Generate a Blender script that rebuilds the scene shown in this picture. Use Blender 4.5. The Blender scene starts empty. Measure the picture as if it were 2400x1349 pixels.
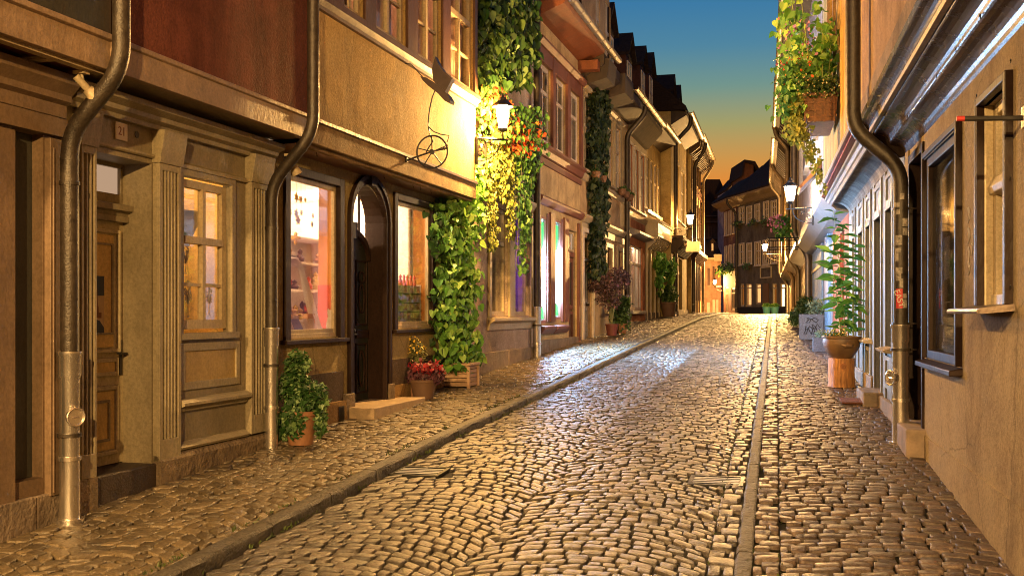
import bpy, bmesh, math, random
import numpy as np
from mathutils import Vector
random.seed(7); RNG = np.random.default_rng(7)
C = bpy.context.scene.collection
SC = bpy.context.scene
# ------------------------------------------------------------------ camera
EYE = 1.45
FP, CX, HY = 2500.0, 1200.0, 735.0
cam_d = bpy.data.cameras.new("camera"); cam = bpy.data.objects.new("camera", cam_d); C.objects.link(cam)
cam.location = (0, 0, EYE); cam.rotation_euler = (math.radians(90), 0, 0)
cam_d.sensor_width = 36; cam_d.lens = 36 * FP / 2400.0
cam_d.shift_y = (HY - 674.5) / 2400.0; cam_d.clip_start = .05; cam_d.clip_end = 2000
SC.camera = cam
# ------------------------------------------------------------------ sky
w = bpy.data.worlds.new("World"); SC.world = w; w.use_nodes = True
nt = w.node_tree; nt.nodes.clear()
def N(nt, t, **k):
    n = nt.nodes.new(t)
    for a, b in k.items(): setattr(n, a, b)
    return n
tc = N(nt, 'ShaderNodeTexCoord'); sx = N(nt, 'ShaderNodeSeparateXYZ'); nt.links.new(tc.outputs['Generated'], sx.inputs[0])
cr = N(nt, 'ShaderNodeValToRGB'); nt.links.new(sx.outputs['Z'], cr.inputs[0])
sky_stops = [(0.0, (.80, .24, .03)), (.115, (.78, .25, .035)), (.14, (.62, .30, .07)), (.172, (.37, .34, .135)), (.205, (.17, .30, .26)),
             (.24, (.08, .235, .35)), (.285, (.038, .185, .38)), (.36, (.025, .13, .34)), (.6, (.02, .07, .22)), (1, (.015, .05, .16))]
els = cr.color_ramp.elements
els[0].position, els[0].color = sky_stops[0][0], (*sky_stops[0][1], 1)
els[1].position, els[1].color = sky_stops[-1][0], (*sky_stops[-1][1], 1)
for p, c in sky_stops[1:-1]:
    e = els.new(p); e.color = (*c, 1)
bg = N(nt, 'ShaderNodeBackground'); bg.inputs['Strength'].default_value = .205
wo = N(nt, 'ShaderNodeOutputWorld'); nt.links.new(cr.outputs[0], bg.inputs[0]); nt.links.new(bg.outputs[0], wo.inputs[0])
SC.view_settings.view_transform = 'Standard'; SC.view_settings.look = 'None'; SC.view_settings.exposure = 2.3; SC.view_settings.gamma = 1
SC.render.engine = 'CYCLES'
cy = SC.cycles; cy.max_bounces = 6; cy.diffuse_bounces = 3; cy.glossy_bounces = 3; cy.transparent_max_bounces = 12
cy.transmission_bounces = 2; cy.sample_clamp_indirect = 4; cy.sample_clamp_direct = 0; cy.use_denoising = True
cy.filter_width = 1.0; cy.caustics_reflective = False; cy.caustics_refractive = False
LAMP = 1.35      # overall lamp strength
# ------------------------------------------------------------------ ground height
GY = [-60, 0, 5.9, 9.9, 15, 21.5, 34, 42, 48, 60, 400]
GZ = [-2.0, -.32, 0, .24, .46, .76, 1.27, 1.41, 1.43, 1.42, 1.42]
def g(y): return float(np.interp(y, GY, GZ))
def gn(y): return np.interp(y, GY, GZ)
# ------------------------------------------------------------------ facade frames
class Fr:
    def __init__(s, ox, oy, ang, side):      # side -1 : facade on the left, +1 : on the right
        s.ox, s.oy = ox, oy; a = math.radians(ang); s.dx, s.dy = math.sin(a), math.cos(a)
        s.nx, s.ny = (-side * math.cos(a), side * math.sin(a)); s.ang = a
    def W(f, s, n, z): return (f.ox + s * f.dx + n * f.nx, f.oy + s * f.dy + n * f.ny, z)
    def S(f, px, n=0.0):
        t = (px - CX) / FP
        return (t * (f.oy + n * f.ny) - f.ox - n * f.nx) / (f.dx - t * f.dy)
    def Y(f, px, n=0.0): return f.oy + n * f.ny + f.S(px, n) * f.dy
    def Z(f, px, py, n=0.0): return EYE + (HY - py) / FP * f.Y(px, n)
AL = math.degrees(math.atan(694 / FP)); AR = math.degrees(math.atan(590 / FP))
def left(a): r = math.radians(AL); return Fr(-a * math.cos(r), a * math.sin(r), AL, -1)
L = left(4.65)
R = Fr(1.352 * math.cos(math.radians(AR)), -1.352 * math.sin(math.radians(AR)), AR, 1)
P0 = L.W(34.9, .34, 0)
H = Fr(P0[0], P0[1], 14.02, -1)
XY = Fr(0, 0, 0, -1)                          # s = +Y, n = +X  (world axes)
# ------------------------------------------------------------------ mesh builder
class MB:
    def __init__(m, F=None): m.v = []; m.f = []; m.F = F
    def P(m, s, n, z): return m.F.W(s, n, z) if m.F else (s, n, z)
    def add(m, vs, fs):
        b = len(m.v); m.v += [m.P(*p) for p in vs]; m.f += [tuple(b + i for i in f) for f in fs]; return m
    def raw(m, vs, fs):
        b = len(m.v); m.v += [tuple(p) for p in vs]; m.f += [tuple(b + i for i in f) for f in fs]; return m
    def box(m, s0, s1, n0, n1, z0, z1):
        return m.add([(s0,n0,z0),(s1,n0,z0),(s1,n1,z0),(s0,n1,z0),(s0,n0,z1),(s1,n0,z1),(s1,n1,z1),(s0,n1,z1)],
                     [(0,3,2,1),(4,5,6,7),(0,1,5,4),(1,2,6,5),(2,3,7,6),(3,0,4,7)])
    def quad(m, a, b, c, d): return m.add([a, b, c, d], [(0, 1, 2, 3)])
    def prof(m, pts, s0, s1):                # profile in (n,z) extruded along s, closed
        k = len(pts)
        return m.add([(s0, n, z) for n, z in pts] + [(s1, n, z) for n, z in pts],
                     [tuple(range(k)), tuple(range(2*k-1, k-1, -1))] + [(i, (i+1) % k, k+(i+1) % k, k+i) for i in range(k)])
    def poly(m, pts, n0, n1):                # outline in (s,z) extruded along n
        k = len(pts)
        return m.add([(s, n0, z) for s, z in pts] + [(s, n1, z) for s, z in pts],
                     [tuple(range(k)), tuple(range(2*k-1, k-1, -1))] + [(i, (i+1) % k, k+(i+1) % k, k+i) for i in range(k)])
    def tube(m, pts, r, k=12, world=False, caps=True):
        P = [Vector(p) if world else Vector(m.P(*p)) for p in pts]; rs = r if isinstance(r, (list, tuple)) else [r]*len(P)
        b = len(m.v); up = Vector((0, 0, 1)); prev = None
        for i, p in enumerate(P):
            d = (P[min(i+1, len(P)-1)] - P[max(i-1, 0)]).normalized()
            if prev is None:
                a = d.cross(up);  a = a if a.length > .05 else d.cross(Vector((1, 0, 0)))
            else: a = prev - d * prev.dot(d)
            a.normalize(); prev = a; c = d.cross(a)
            for j in range(k):
                t = 2*math.pi*j/k; m.v.append(tuple(p + (a*math.cos(t) + c*math.sin(t)) * rs[i]))
        for i in range(len(P)-1):
            for j in range(k): m.f.append((b+i*k+j, b+i*k+(j+1) % k, b+(i+1)*k+(j+1) % k, b+(i+1)*k+j))
        if caps: m.f.append(tuple(b+j for j in range(k))[::-1]); m.f.append(tuple(b+(len(P)-1)*k+j for j in range(k)))
        return m
    def lathe(m, c, prof, k=20, sq=False):    # world centre, profile (r, z above c)
        b = len(m.v)
        for r, z in prof:
            for j in range(k):
                t = 2*math.pi*(j+.5)/k; m.v.append((c[0]+r*math.cos(t), c[1]+r*math.sin(t), c[2]+z))
        for i in range(len(prof)-1):
            for j in range(k): m.f.append((b+i*k+j, b+i*k+(j+1) % k, b+(i+1)*k+(j+1) % k, b+(i+1)*k+j))
        m.f.append(tuple(b+j for j in range(k))[::-1]); m.f.append(tuple(b+(len(prof)-1)*k+j for j in range(k)))
        return m
    def ball(m, c, r, k=10):
        return m.lathe((c[0], c[1], c[2]), [(max(.0005, r*math.sin(math.pi*i/8)), -r*math.cos(math.pi*i/8)) for i in range(9)], k)
    def wall(m, s0, s1, z0, z1, n=0, holes=(), depth=.12):
        ss = sorted({s0, s1, *[x for h in holes for x in h[:2] if s0 < x < s1]}); zs = sorted({z0, z1, *[x for h in holes for x in h[2:4] if z0 < x < z1]})
        for a, b in zip(ss, ss[1:]):
            for c, d in zip(zs, zs[1:]):
                u, v = (a+b)/2, (c+d)/2
                if any(h[0] < u < h[1] and h[2] < v < h[3] for h in holes): continue
                m.quad((a,n,c),(b,n,c),(b,n,d),(a,n,d))
        for h in holes:
            a, b, c, d = h[:4]; e = n - (h[4] if len(h) > 4 else depth)
            m.quad((a,n,c),(a,e,c),(a,e,d),(a,n,d)); m.quad((b,n,c),(b,n,d),(b,e,d),(b,e,c))
            m.quad((a,n,c),(b,n,c),(b,e,c),(a,e,c)); m.quad((a,n,d),(a,e,d),(b,e,d),(b,n,d))
        return m
TOP = {}
def top_loc(o):
    while o.parent: o = o.parent
    return Vector(o.location)
SPLIT = {'timber_post', 'sticker', 'box_gutter', 'plinth', 'bottle', 'wooden_toy', 'figurine', 'card', 'carved_bracket', 'hook', 'soffit_rib', 'door_panel', 'dado', 'blue_post', 'poster_ink', 'timber_beam', 'door_plinth', 'book', 'window_rail', 'rafter_end', 'sill'}
def mk(name, mb, mat, parent=None, smooth=False, loc=None, recalc=True, bevel=0):
    if name in SPLIT and parent is not None:
        pa = list(range(len(mb.v)))
        def fd(i):
            while pa[i] != i: pa[i] = pa[pa[i]]; i = pa[i]
            return i
        for f in mb.f:
            for j in f[1:]: pa[fd(j)] = fd(f[0])
        gr = {}
        for f in mb.f: gr.setdefault(fd(f[0]), []).append(f)
        if len(gr) > 1:
            for fs in gr.values():
                ids = sorted({i for f in fs for i in f}); mp = {i: k for k, i in enumerate(ids)}; sub = MB(); sub.v = [mb.v[i] for i in ids]; sub.f = [tuple(mp[i] for i in f) for f in fs]; o = mk(name, sub, mat, parent, smooth, loc, recalc, bevel)
            return o
    me = bpy.data.meshes.new(name)
    if parent is not None: loc = top_loc(parent)
    elif loc is None:
        A = np.array(mb.v); loc = Vector(((A[:,0].min()+A[:,0].max())/2, (A[:,1].min()+A[:,1].max())/2, A[:,2].min()))
    loc = Vector(loc); V = np.array(mb.v, dtype=float) - np.array(loc)
    me.from_pydata(V.tolist(), [], mb.f); me.materials.append(mat)
    if recalc:
        bm = bmesh.new(); bm.from_mesh(me); bmesh.ops.recalc_face_normals(bm, faces=bm.faces); bm.to_mesh(me); bm.free()
    o = bpy.data.objects.new(name, me); C.objects.link(o)
    if smooth:
        for p in me.polygons: p.use_smooth = True
        try: me.set_sharp_from_angle(angle=math.radians(40))
        except Exception: pass
    if parent is not None: o.parent = parent
    else: o.location = loc
    if bevel:
        b = o.modifiers.new('bevel', 'BEVEL'); b.width = bevel; b.segments = 2; b.limit_method = 'ANGLE'
    return o
def thing(name, label, cat, loc, group=None):
    o = bpy.data.objects.new(name, None); C.objects.link(o); o.location = loc; o.empty_display_size = .2
    o['label'] = label; o['category'] = cat
    if group: o['group'] = group
    return o
def tag(o, label, cat, group=None):
    o['label'] = label; o['category'] = cat
    if group: o['group'] = group
    return o
def struct(o, kind='structure'): o['kind'] = kind; return o
def roundpath(pts, r=.12, k=6):
    out = [Vector(pts[0])]
    for i in range(1, len(pts)-1):
        a, b, c = Vector(pts[i-1]), Vector(pts[i]), Vector(pts[i+1])
        p = b + (a-b).normalized()*r; q = b + (c-b).normalized()*r
        for j in range(k+1):
            t = j/k; out.append(p*(1-t)**2 + b*2*t*(1-t) + q*t*t)
    out.append(Vector(pts[-1])); return [tuple(p) for p in out]
# ------------------------------------------------------------------ materials
MC = {}
def newmat(name):
    m = bpy.data.materials.new(name); m.use_nodes = True; nt = m.node_tree; b = nt.nodes['Principled BSDF']; return m, nt, b
def mat(name, col, rough=.6, metal=0, var=.25, scale=6, bump=.15, bscale=60, stretch=None, streak=0, spec=.5, dark=None, bdist=.01, island=0, rvar=.12, fine=.0, fscale=90, stain=0):
    if name in MC: return MC[name]
    m, nt, b = newmat(name); lk = nt.links.new
    tc = N(nt, 'ShaderNodeTexCoord'); mp = N(nt, 'ShaderNodeMapping'); lk(tc.outputs['Object'], mp.inputs[0])
    if stretch: mp.inputs['Scale'].default_value = stretch
    n1 = N(nt, 'ShaderNodeTexNoise'); n1.inputs['Scale'].default_value = scale; n1.inputs['Detail'].default_value = 7; n1.inputs['Roughness'].default_value = .65
    lk(mp.outputs[0], n1.inputs[0])
    r = N(nt, 'ShaderNodeValToRGB'); r.color_ramp.elements[0].position = .3; r.color_ramp.elements[1].position = .7
    dk = dark or tuple(c*(1-var) for c in col); li = tuple(min(1, c*(1+var*.5)) for c in col)
    r.color_ramp.elements[0].color = (*dk, 1); r.color_ramp.elements[1].color = (*li, 1)
    lk(n1.outputs['Fac'], r.inputs[0]); out = r.outputs[0]
    if streak:
        mp2 = N(nt, 'ShaderNodeMapping'); mp2.inputs['Scale'].default_value = (2.3, 2.3, .4); lk(tc.outputs['Object'], mp2.inputs[0])
        n2 = N(nt, 'ShaderNodeTexNoise'); n2.inputs['Scale'].default_value = 1.6; n2.inputs['Detail'].default_value = 6; lk(mp2.outputs[0], n2.inputs[0])
        r2 = N(nt, 'ShaderNodeValToRGB'); r2.color_ramp.elements[0].position = .3; r2.color_ramp.elements[1].position = .66
        k = 1 - streak; r2.color_ramp.elements[0].color = (k, k*.96, k*.9, 1); r2.color_ramp.elements[1].color = (1, 1, 1, 1)
        lk(n2.outputs['Fac'], r2.inputs[0])
        mx = N(nt, 'ShaderNodeMix', data_type='RGBA', blend_type='MULTIPLY'); mx.inputs[0].default_value = 1
        lk(out, mx.inputs[6]); lk(r2.outputs[0], mx.inputs[7]); out = mx.outputs[2]
    if fine:
        n4 = N(nt, 'ShaderNodeTexNoise'); n4.inputs['Scale'].default_value = fscale; n4.inputs['Detail'].default_value = 5; n4.inputs['Roughness'].default_value = .75; lk(tc.outputs['Object'], n4.inputs[0])
        r4 = N(nt, 'ShaderNodeValToRGB'); r4.color_ramp.elements[0].position = .36; r4.color_ramp.elements[1].position = .6
        r4.color_ramp.elements[0].color = (1-fine, 1-fine, 1-fine*1.05, 1); r4.color_ramp.elements[1].color = (1, 1, 1, 1); lk(n4.outputs['Fac'], r4.inputs[0])
        mx = N(nt, 'ShaderNodeMix', data_type='RGBA', blend_type='MULTIPLY'); mx.inputs[0].default_value = 1
        lk(out, mx.inputs[6]); lk(r4.outputs[0], mx.inputs[7]); out = mx.outputs[2]
    if stain:
        n5 = N(nt, 'ShaderNodeTexNoise'); n5.inputs['Scale'].default_value = .9; n5.inputs['Detail'].default_value = 9; n5.inputs['Roughness'].default_value = .7; n5.inputs['Distortion'].default_value = .6; lk(tc.outputs['Object'], n5.inputs[0])
        r5 = N(nt, 'ShaderNodeValToRGB'); r5.color_ramp.elements[0].position = .34; r5.color_ramp.elements[1].position = .5
        r5.color_ramp.elements[0].color = (1-stain, 1-stain*1.1, 1-stain*1.15, 1); r5.color_ramp.elements[1].color = (1, 1, 1, 1); lk(n5.outputs['Fac'], r5.inputs[0])
        vo = N(nt, 'ShaderNodeTexVoronoi', feature='DISTANCE_TO_EDGE'); vo.inputs['Scale'].default_value = .8; mw = N(nt, 'ShaderNodeMix', data_type='VECTOR'); mw.inputs[0].default_value = .18; lk(tc.outputs['Object'], mw.inputs[4]); lk(n5.outputs['Color'], mw.inputs[5]); lk(mw.outputs[1], vo.inputs['Vector'])
        rc = N(nt, 'ShaderNodeMapRange'); rc.inputs[1].default_value = 0; rc.inputs[2].default_value = .006; rc.inputs[3].default_value = .62; rc.inputs[4].default_value = 1; lk(vo.outputs['Distance'], rc.inputs[0])
        for src in (r5.outputs[0], rc.outputs[0]):
            mx = N(nt, 'ShaderNodeMix', data_type='RGBA', blend_type='MULTIPLY'); mx.inputs[0].default_value = 1
            lk(out, mx.inputs[6]); lk(src, mx.inputs[7]); out = mx.outputs[2]
    if island:
        ge = N(nt, 'ShaderNodeNewGeometry'); mr = N(nt, 'ShaderNodeMapRange'); mr.inputs[3].default_value = 1-island; mr.inputs[4].default_value = 1+island*.7
        lk(ge.outputs['Random Per Island'], mr.inputs[0])
        mx = N(nt, 'ShaderNodeMix', data_type='RGBA', blend_type='MULTIPLY'); mx.inputs[0].default_value = 1
        lk(out, mx.inputs[6]); lk(mr.outputs[0], mx.inputs[7]); out = mx.outputs[2]
    lk(out, b.inputs['Base Color']); b.inputs['Metallic'].default_value = metal; b.inputs['Specular IOR Level'].default_value = spec
    rr = N(nt, 'ShaderNodeMapRange'); rr.inputs[3].default_value = max(.03, rough-rvar); rr.inputs[4].default_value = min(1, rough+rvar)
    lk(n1.outputs['Fac'], rr.inputs[0]); lk(rr.outputs[0], b.inputs['Roughness'])
    if bump:
        n3 = N(nt, 'ShaderNodeTexNoise'); n3.inputs['Scale'].default_value = bscale; n3.inputs['Detail'].default_value = 4; lk(mp.outputs[0], n3.inputs[0])
        ad = N(nt, 'ShaderNodeMath', operation='ADD'); ml = N(nt, 'ShaderNodeMath', operation='MULTIPLY'); ml.inputs[1].default_value = 2
        lk(n1.outputs['Fac'], ml.inputs[0]); lk(ml.outputs[0], ad.inputs[0]); lk(n3.outputs['Fac'], ad.inputs[1])
        bp = N(nt, 'ShaderNodeBump'); bp.inputs['Strength'].default_value = bump; bp.inputs['Distance'].default_value = bdist
        lk(ad.outputs[0], bp.inputs['Height']); lk(bp.outputs[0], b.inputs['Normal'])
    MC[name] = m; return m
def plaster(name, col, **k):
    d = dict(rough=.88, var=.32, scale=2.6, bump=.45, bscale=55, streak=.22, spec=.2, bdist=.014, fine=.35, fscale=42, stain=.38); d.update(k); return mat(name, col, **d)
def paint(name, col, **k):
    d = dict(rough=.5, var=.25, scale=5, bump=.22, bscale=34, stretch=(1, 1, .5), streak=.16, spec=.4, fine=.3, fscale=40); d.update(k); return mat(name, col, **d)
def nosample(m):
    try: m.cycles.emission_sampling = 'NONE'
    except Exception: pass
    return m
LGLASS = {}
def lampglass(name, col, power):
    """frosted lantern glass that glows itself and lets the lamp inside shine through; power goes to that lamp"""
    m, nt, b = newmat(name); nt.nodes.remove(b); e = N(nt, 'ShaderNodeEmission'); e.inputs[0].default_value = (1, .80, .45, 1); e.inputs[1].default_value = 1.6
    t = N(nt, 'ShaderNodeBsdfTransparent'); ad = N(nt, 'ShaderNodeAddShader'); nt.links.new(e.outputs[0], ad.inputs[0]); nt.links.new(t.outputs[0], ad.inputs[1]); nt.links.new(ad.outputs[0], nt.nodes['Material Output'].inputs[0])
    nosample(m); LGLASS[m.name] = (col, power); MC[name] = m; return m
def emis(name, col, st):
    if name in MC: return MC[name]
    m, nt, b = newmat(name); nt.nodes.remove(b); e = N(nt, 'ShaderNodeEmission'); e.inputs[0].default_value = (*col, 1); e.inputs[1].default_value = st
    nt.links.new(e.outputs[0], nt.nodes['Material Output'].inputs[0]); nosample(m) if st < 5 else None; MC[name] = m; return m
def glass(name='pane_glass', refl=.12, tint=(1, 1, 1)):
    if name in MC: return MC[name]
    m, nt, b = newmat(name); nt.nodes.remove(b); t = N(nt, 'ShaderNodeBsdfTransparent'); t.inputs[0].default_value = (*tint, 1)
    gl = N(nt, 'ShaderNodeBsdfGlossy'); gl.inputs['Roughness'].default_value = .03; lw = N(nt, 'ShaderNodeLayerWeight'); lw.inputs[0].default_value = .25
    mr = N(nt, 'ShaderNodeMapRange'); mr.inputs[3].default_value = refl*.4; mr.inputs[4].default_value = refl*.4+.32
    nt.links.new(lw.outputs['Fresnel'], mr.inputs[0]); mx = N(nt, 'ShaderNodeMixShader'); nt.links.new(mr.outputs[0], mx.inputs[0])
    nt.links.new(t.outputs[0], mx.inputs[1]); nt.links.new(gl.outputs[0], mx.inputs[2]); nt.links.new(mx.outputs[0], nt.nodes['Material Output'].inputs[0])
    MC[name] = m; return m
def leafmat(name, col, col2, rough=.5):
    if name in MC: return MC[name]
    m, nt, b = newmat(name); lk = nt.links.new; ge = N(nt, 'ShaderNodeNewGeometry'); r = N(nt, 'ShaderNodeValToRGB')
    r.color_ramp.elements[0].color = (*[c*.55 for c in col], 1); r.color_ramp.elements[1].color = (*col2, 1); e = r.color_ramp.elements.new(.55); e.color = (*col, 1)
    lk(ge.outputs['Random Per Island'], r.inputs[0]); lk(r.outputs[0], b.inputs['Base Color']); b.inputs['Roughness'].default_value = rough
    tr = N(nt, 'ShaderNodeBsdfTranslucent'); lk(r.outputs[0], tr.inputs[0]); mx = N(nt, 'ShaderNodeMixShader'); mx.inputs[0].default_value = .3
    lk(b.outputs[0], mx.inputs[1]); lk(tr.outputs[0], mx.inputs[2]); lk(mx.outputs[0], nt.nodes['Material Output'].inputs[0]); MC[name] = m; return m
GL = glass(); 
DARKGL = mat('dark_window_glass', (.02, .022, .03), rough=.12, var=.3, bump=.05, spec=.8)
CURT = mat('window_curtain', (.5, .4, .34), rough=.9, var=.3, scale=8, stretch=(6, 6, .3), bump=.3)
IRON = mat('black_iron', (.025, .022, .02), rough=.45, metal=.3, var=.3)
ZINC_OLD = mat('weathered_downpipe', (.045, .033, .022), rough=.45, metal=.25, fine=.4, fscale=50, var=.65, scale=14, bump=.3, bscale=80, dark=(.02, .014, .01))
STEEL = mat('brushed_steel', (.78, .72, .64), rough=.25, metal=.95, var=.06, scale=9, stretch=(3, 3, .3), bump=.02)
GUTTER = mat('zinc_gutter', (.24, .19, .13), rough=.45, metal=.5, var=.35, scale=7)
TILE = mat('dark_roof_tiles', (.034, .022, .017), spec=.1, rough=.9, var=.5, scale=9, bump=.8, bscale=16, stretch=(1, 1, 3), bdist=.05)
STONE = mat('plinth_stone', (.22, .165, .115), rough=.85, var=.5, scale=4, bump=.7, bscale=28, bdist=.02)
# ------------------------------------------------------------------ leaves
LEAFS = {
 'heart': (np.array([(0,.12),(-.22,-.02),(-.47,.12),(-.46,.42),(-.24,.74),(0,1),(.24,.74),(.46,.42),(.47,.12),(.22,-.02)]), [(0,1,2,3,4,5),(0,5,6,7,8,9)]),
 'ivy': (np.array([(0,.05),(-.3,0),(-.5,.35),(-.22,.5),(0,1),(.22,.5),(.5,.35),(.3,0)]), [(0,1,2,3,4),(0,4,5,6,7)]),
 'lance': (np.array([(0,0),(-.2,.28),(-.21,.5),(0,1),(.21,.5),(.2,.28)]), [(0,1,2,3),(0,3,4,5)]),
 'blade': (np.array([(0,0),(-.16,.35),(-.1,.75),(0,1),(.1,.75),(.16,.35)]), [(0,1,2,3),(0,3,4,5)]),
 'petal': (np.array([(0,0),(-.35,.4),(-.2,.95),(.2,.95),(.35,.4)]), [(0,1,2,3,4)]),
}
def leaves(name, pts, nrm, tip, size, m, parent=None, kind='heart', fold=.18, jit=.5):
    pts = np.asarray(pts, float); n = len(pts); nrm = np.broadcast_to(np.asarray(nrm, float), (n, 3)) + RNG.normal(0, jit, (n, 3))
    tip = np.broadcast_to(np.asarray(tip, float), (n, 3)) + RNG.normal(0, jit*.7, (n, 3))
    nrm = nrm/np.linalg.norm(nrm, axis=1, keepdims=True); tip = tip - nrm*(tip*nrm).sum(1, keepdims=True); tip /= np.linalg.norm(tip, axis=1, keepdims=True)+1e-9
    sd = np.cross(nrm, tip); sz = size*RNG.uniform(.42, 1.3, n)
    sh, fs = LEAFS[kind]; k = len(sh)
    w3 = np.abs(sh[:, 0])*fold*2 - .12*sh[:, 1]**2
    V = pts[:, None, :] + sz[:, None, None]*(sh[None, :, 0, None]*sd[:, None, :] + sh[None, :, 1, None]*tip[:, None, :] + w3[None, :, None]*nrm[:, None, :])
    mb = MB(); V = V.reshape(-1, 3)
    mb.v = V.tolist(); mb.f = [tuple(i*k + j for j in f) for i in range(n) for f in fs]
    o = mk(name, mb, m, parent, recalc=False); o['kind'] = 'stuff'; return o
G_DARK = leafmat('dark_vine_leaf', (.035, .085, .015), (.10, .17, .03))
G_MID = leafmat('green_vine_leaf', (.07, .20, .035), (.20, .38, .06))
G_LIME = leafmat('yellow_green_leaf', (.20, .24, .04), (.36, .36, .08))
G_IVY = leafmat('ivy_leaf', (.03, .09, .015), (.22, .33, .12))
G_FRESH = leafmat('fresh_leaf', (.12, .30, .03), (.42, .55, .10))
RED = leafmat('red_flower', (.65, .09, .02), (.85, .25, .03)); PINK = leafmat('pink_flower', (.6, .2, .3), (.75, .35, .45))
YEL = leafmat('yellow_flower', (.75, .45, .03), (.85, .7, .2)); PURP = leafmat('purple_leaf', (.10, .035, .05), (.22, .08, .10)); CRIM = leafmat('crimson_leaf', (.25, .015, .02), (.5, .04, .05))
WOODSTEM = mat('stem', (.12, .13, .05), rough=.7)
# ------------------------------------------------------------------ shared parts
def wnd(par, F, s0, s1, z0, z1, n, fm, cols=2, rows=1, trans=None, pane=None, fw=.045, curtain=None, sub=True, mat_in=None, cur_n=.1, name='window', mull=.035):
    """a window: frame mesh with panes behind; trans = fraction of the height where a transom sits"""
    m = MB(F); d = .045
    m.box(s0, s0+fw, n-d, n, z0, z1); m.box(s1-fw, s1, n-d, n, z0, z1); m.box(s0+fw, s1-fw, n-d, n, z0, z0+fw*1.2); m.box(s0+fw, s1-fw, n-d, n, z1-fw, z1)
    zt = z0 + (z1-z0)*trans if trans else None
    if zt: m.box(s0+fw, s1-fw, n-d, n+.012, zt-mull, zt+mull)
    for c in range(1, cols):
        x = s0 + (s1-s0)*c/cols; m.box(x-mull*.8, x+mull*.8, n-d+.004, n+.006, z0+fw*1.2, z1-fw)
    for r in range(1, rows):
        zt2 = zt or z1; zz = z0 + (zt2-z0)*r/rows; m.box(s0+fw, s1-fw, n-d+.008, n-.006, zz-.013, zz+.013)
    o = mk(name, m, fm, par)
    p = MB(F); p.box(s0+fw*.8, s1-fw*.8, n-.034, n-.028, z0+fw, z1-fw*.8); mk('pane', p, pane or GL, o)
    if curtain:
        q = MB(F); k = max(8, int((s1-s0)*30)); nn = n-.034-cur_n
        q.add([(s0+(s1-s0)*i/k, nn + .012*math.sin(i*1.9)+.006*math.sin(i*3.3), z) for i in range(k+1) for z in (z0, z1)], [(2*i, 2*i+2, 2*i+3, 2*i+1) for i in range(k)])
        mk('curtain', q, curtain, o, smooth=True)
    return o
def casing(par, F, s0, s1, z0, z1, n, w_, m_, t=.03, sill=.0, hood=0, name='window_casing'):
    m = MB(F); m.box(s0-w_, s0, n, n+t, z0, z1); m.box(s1, s1+w_, n, n+t, z0, z1); m.box(s0-w_, s1+w_, n, n+t, z1, z1+w_)
    if sill: m.box(s0-w_-.02, s1+w_+.02, n, n+sill, z0-.05, z0)
    else: m.box(s0-w_, s1+w_, n, n+t, z0-w_, z0)
    if hood: m.prof([(n, z1+w_), (n+hood*.6, z1+w_+.01), (n+hood, z1+w_+.05), (n+hood, z1+w_+.075), (n, z1+w_+.09)], s0-w_-.03, s1+w_+.03)
    return mk(name, m, m_, par)
def cornice(par, F, s0, s1, n, z, h, d, m_, name='cornice'):
    m = MB(F); m.prof([(n, z), (n+d*.25, z), (n+d*.25, z+h*.2), (n+d*.4, z+h*.3), (n+d*.5, z+h*.5), (n+d*.85, z+h*.75), (n+d, z+h*.78), (n+d, z+h), (n, z+h)], s0, s1)
    return mk(name, m, m_, par)
def shell(par, F, s0, s1, z0, z1, n, back, m_, name='side_wall', roof=True):
    m = MB(F)
    m.quad((s0,n,z0),(s0,back,z0),(s0,back,z1),(s0,n,z1)); m.quad((s1,n,z0),(s1,n,z1),(s1,back,z1),(s1,back,z0)); m.quad((s0,back,z0),(s1,back,z0),(s1,back,z1),(s0,back,z1))
    if roof: m.quad((s0,n,z1),(s1,n,z1),(s1,back,z1),(s0,back,z1))
    return mk(name, m, m_, par)
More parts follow.
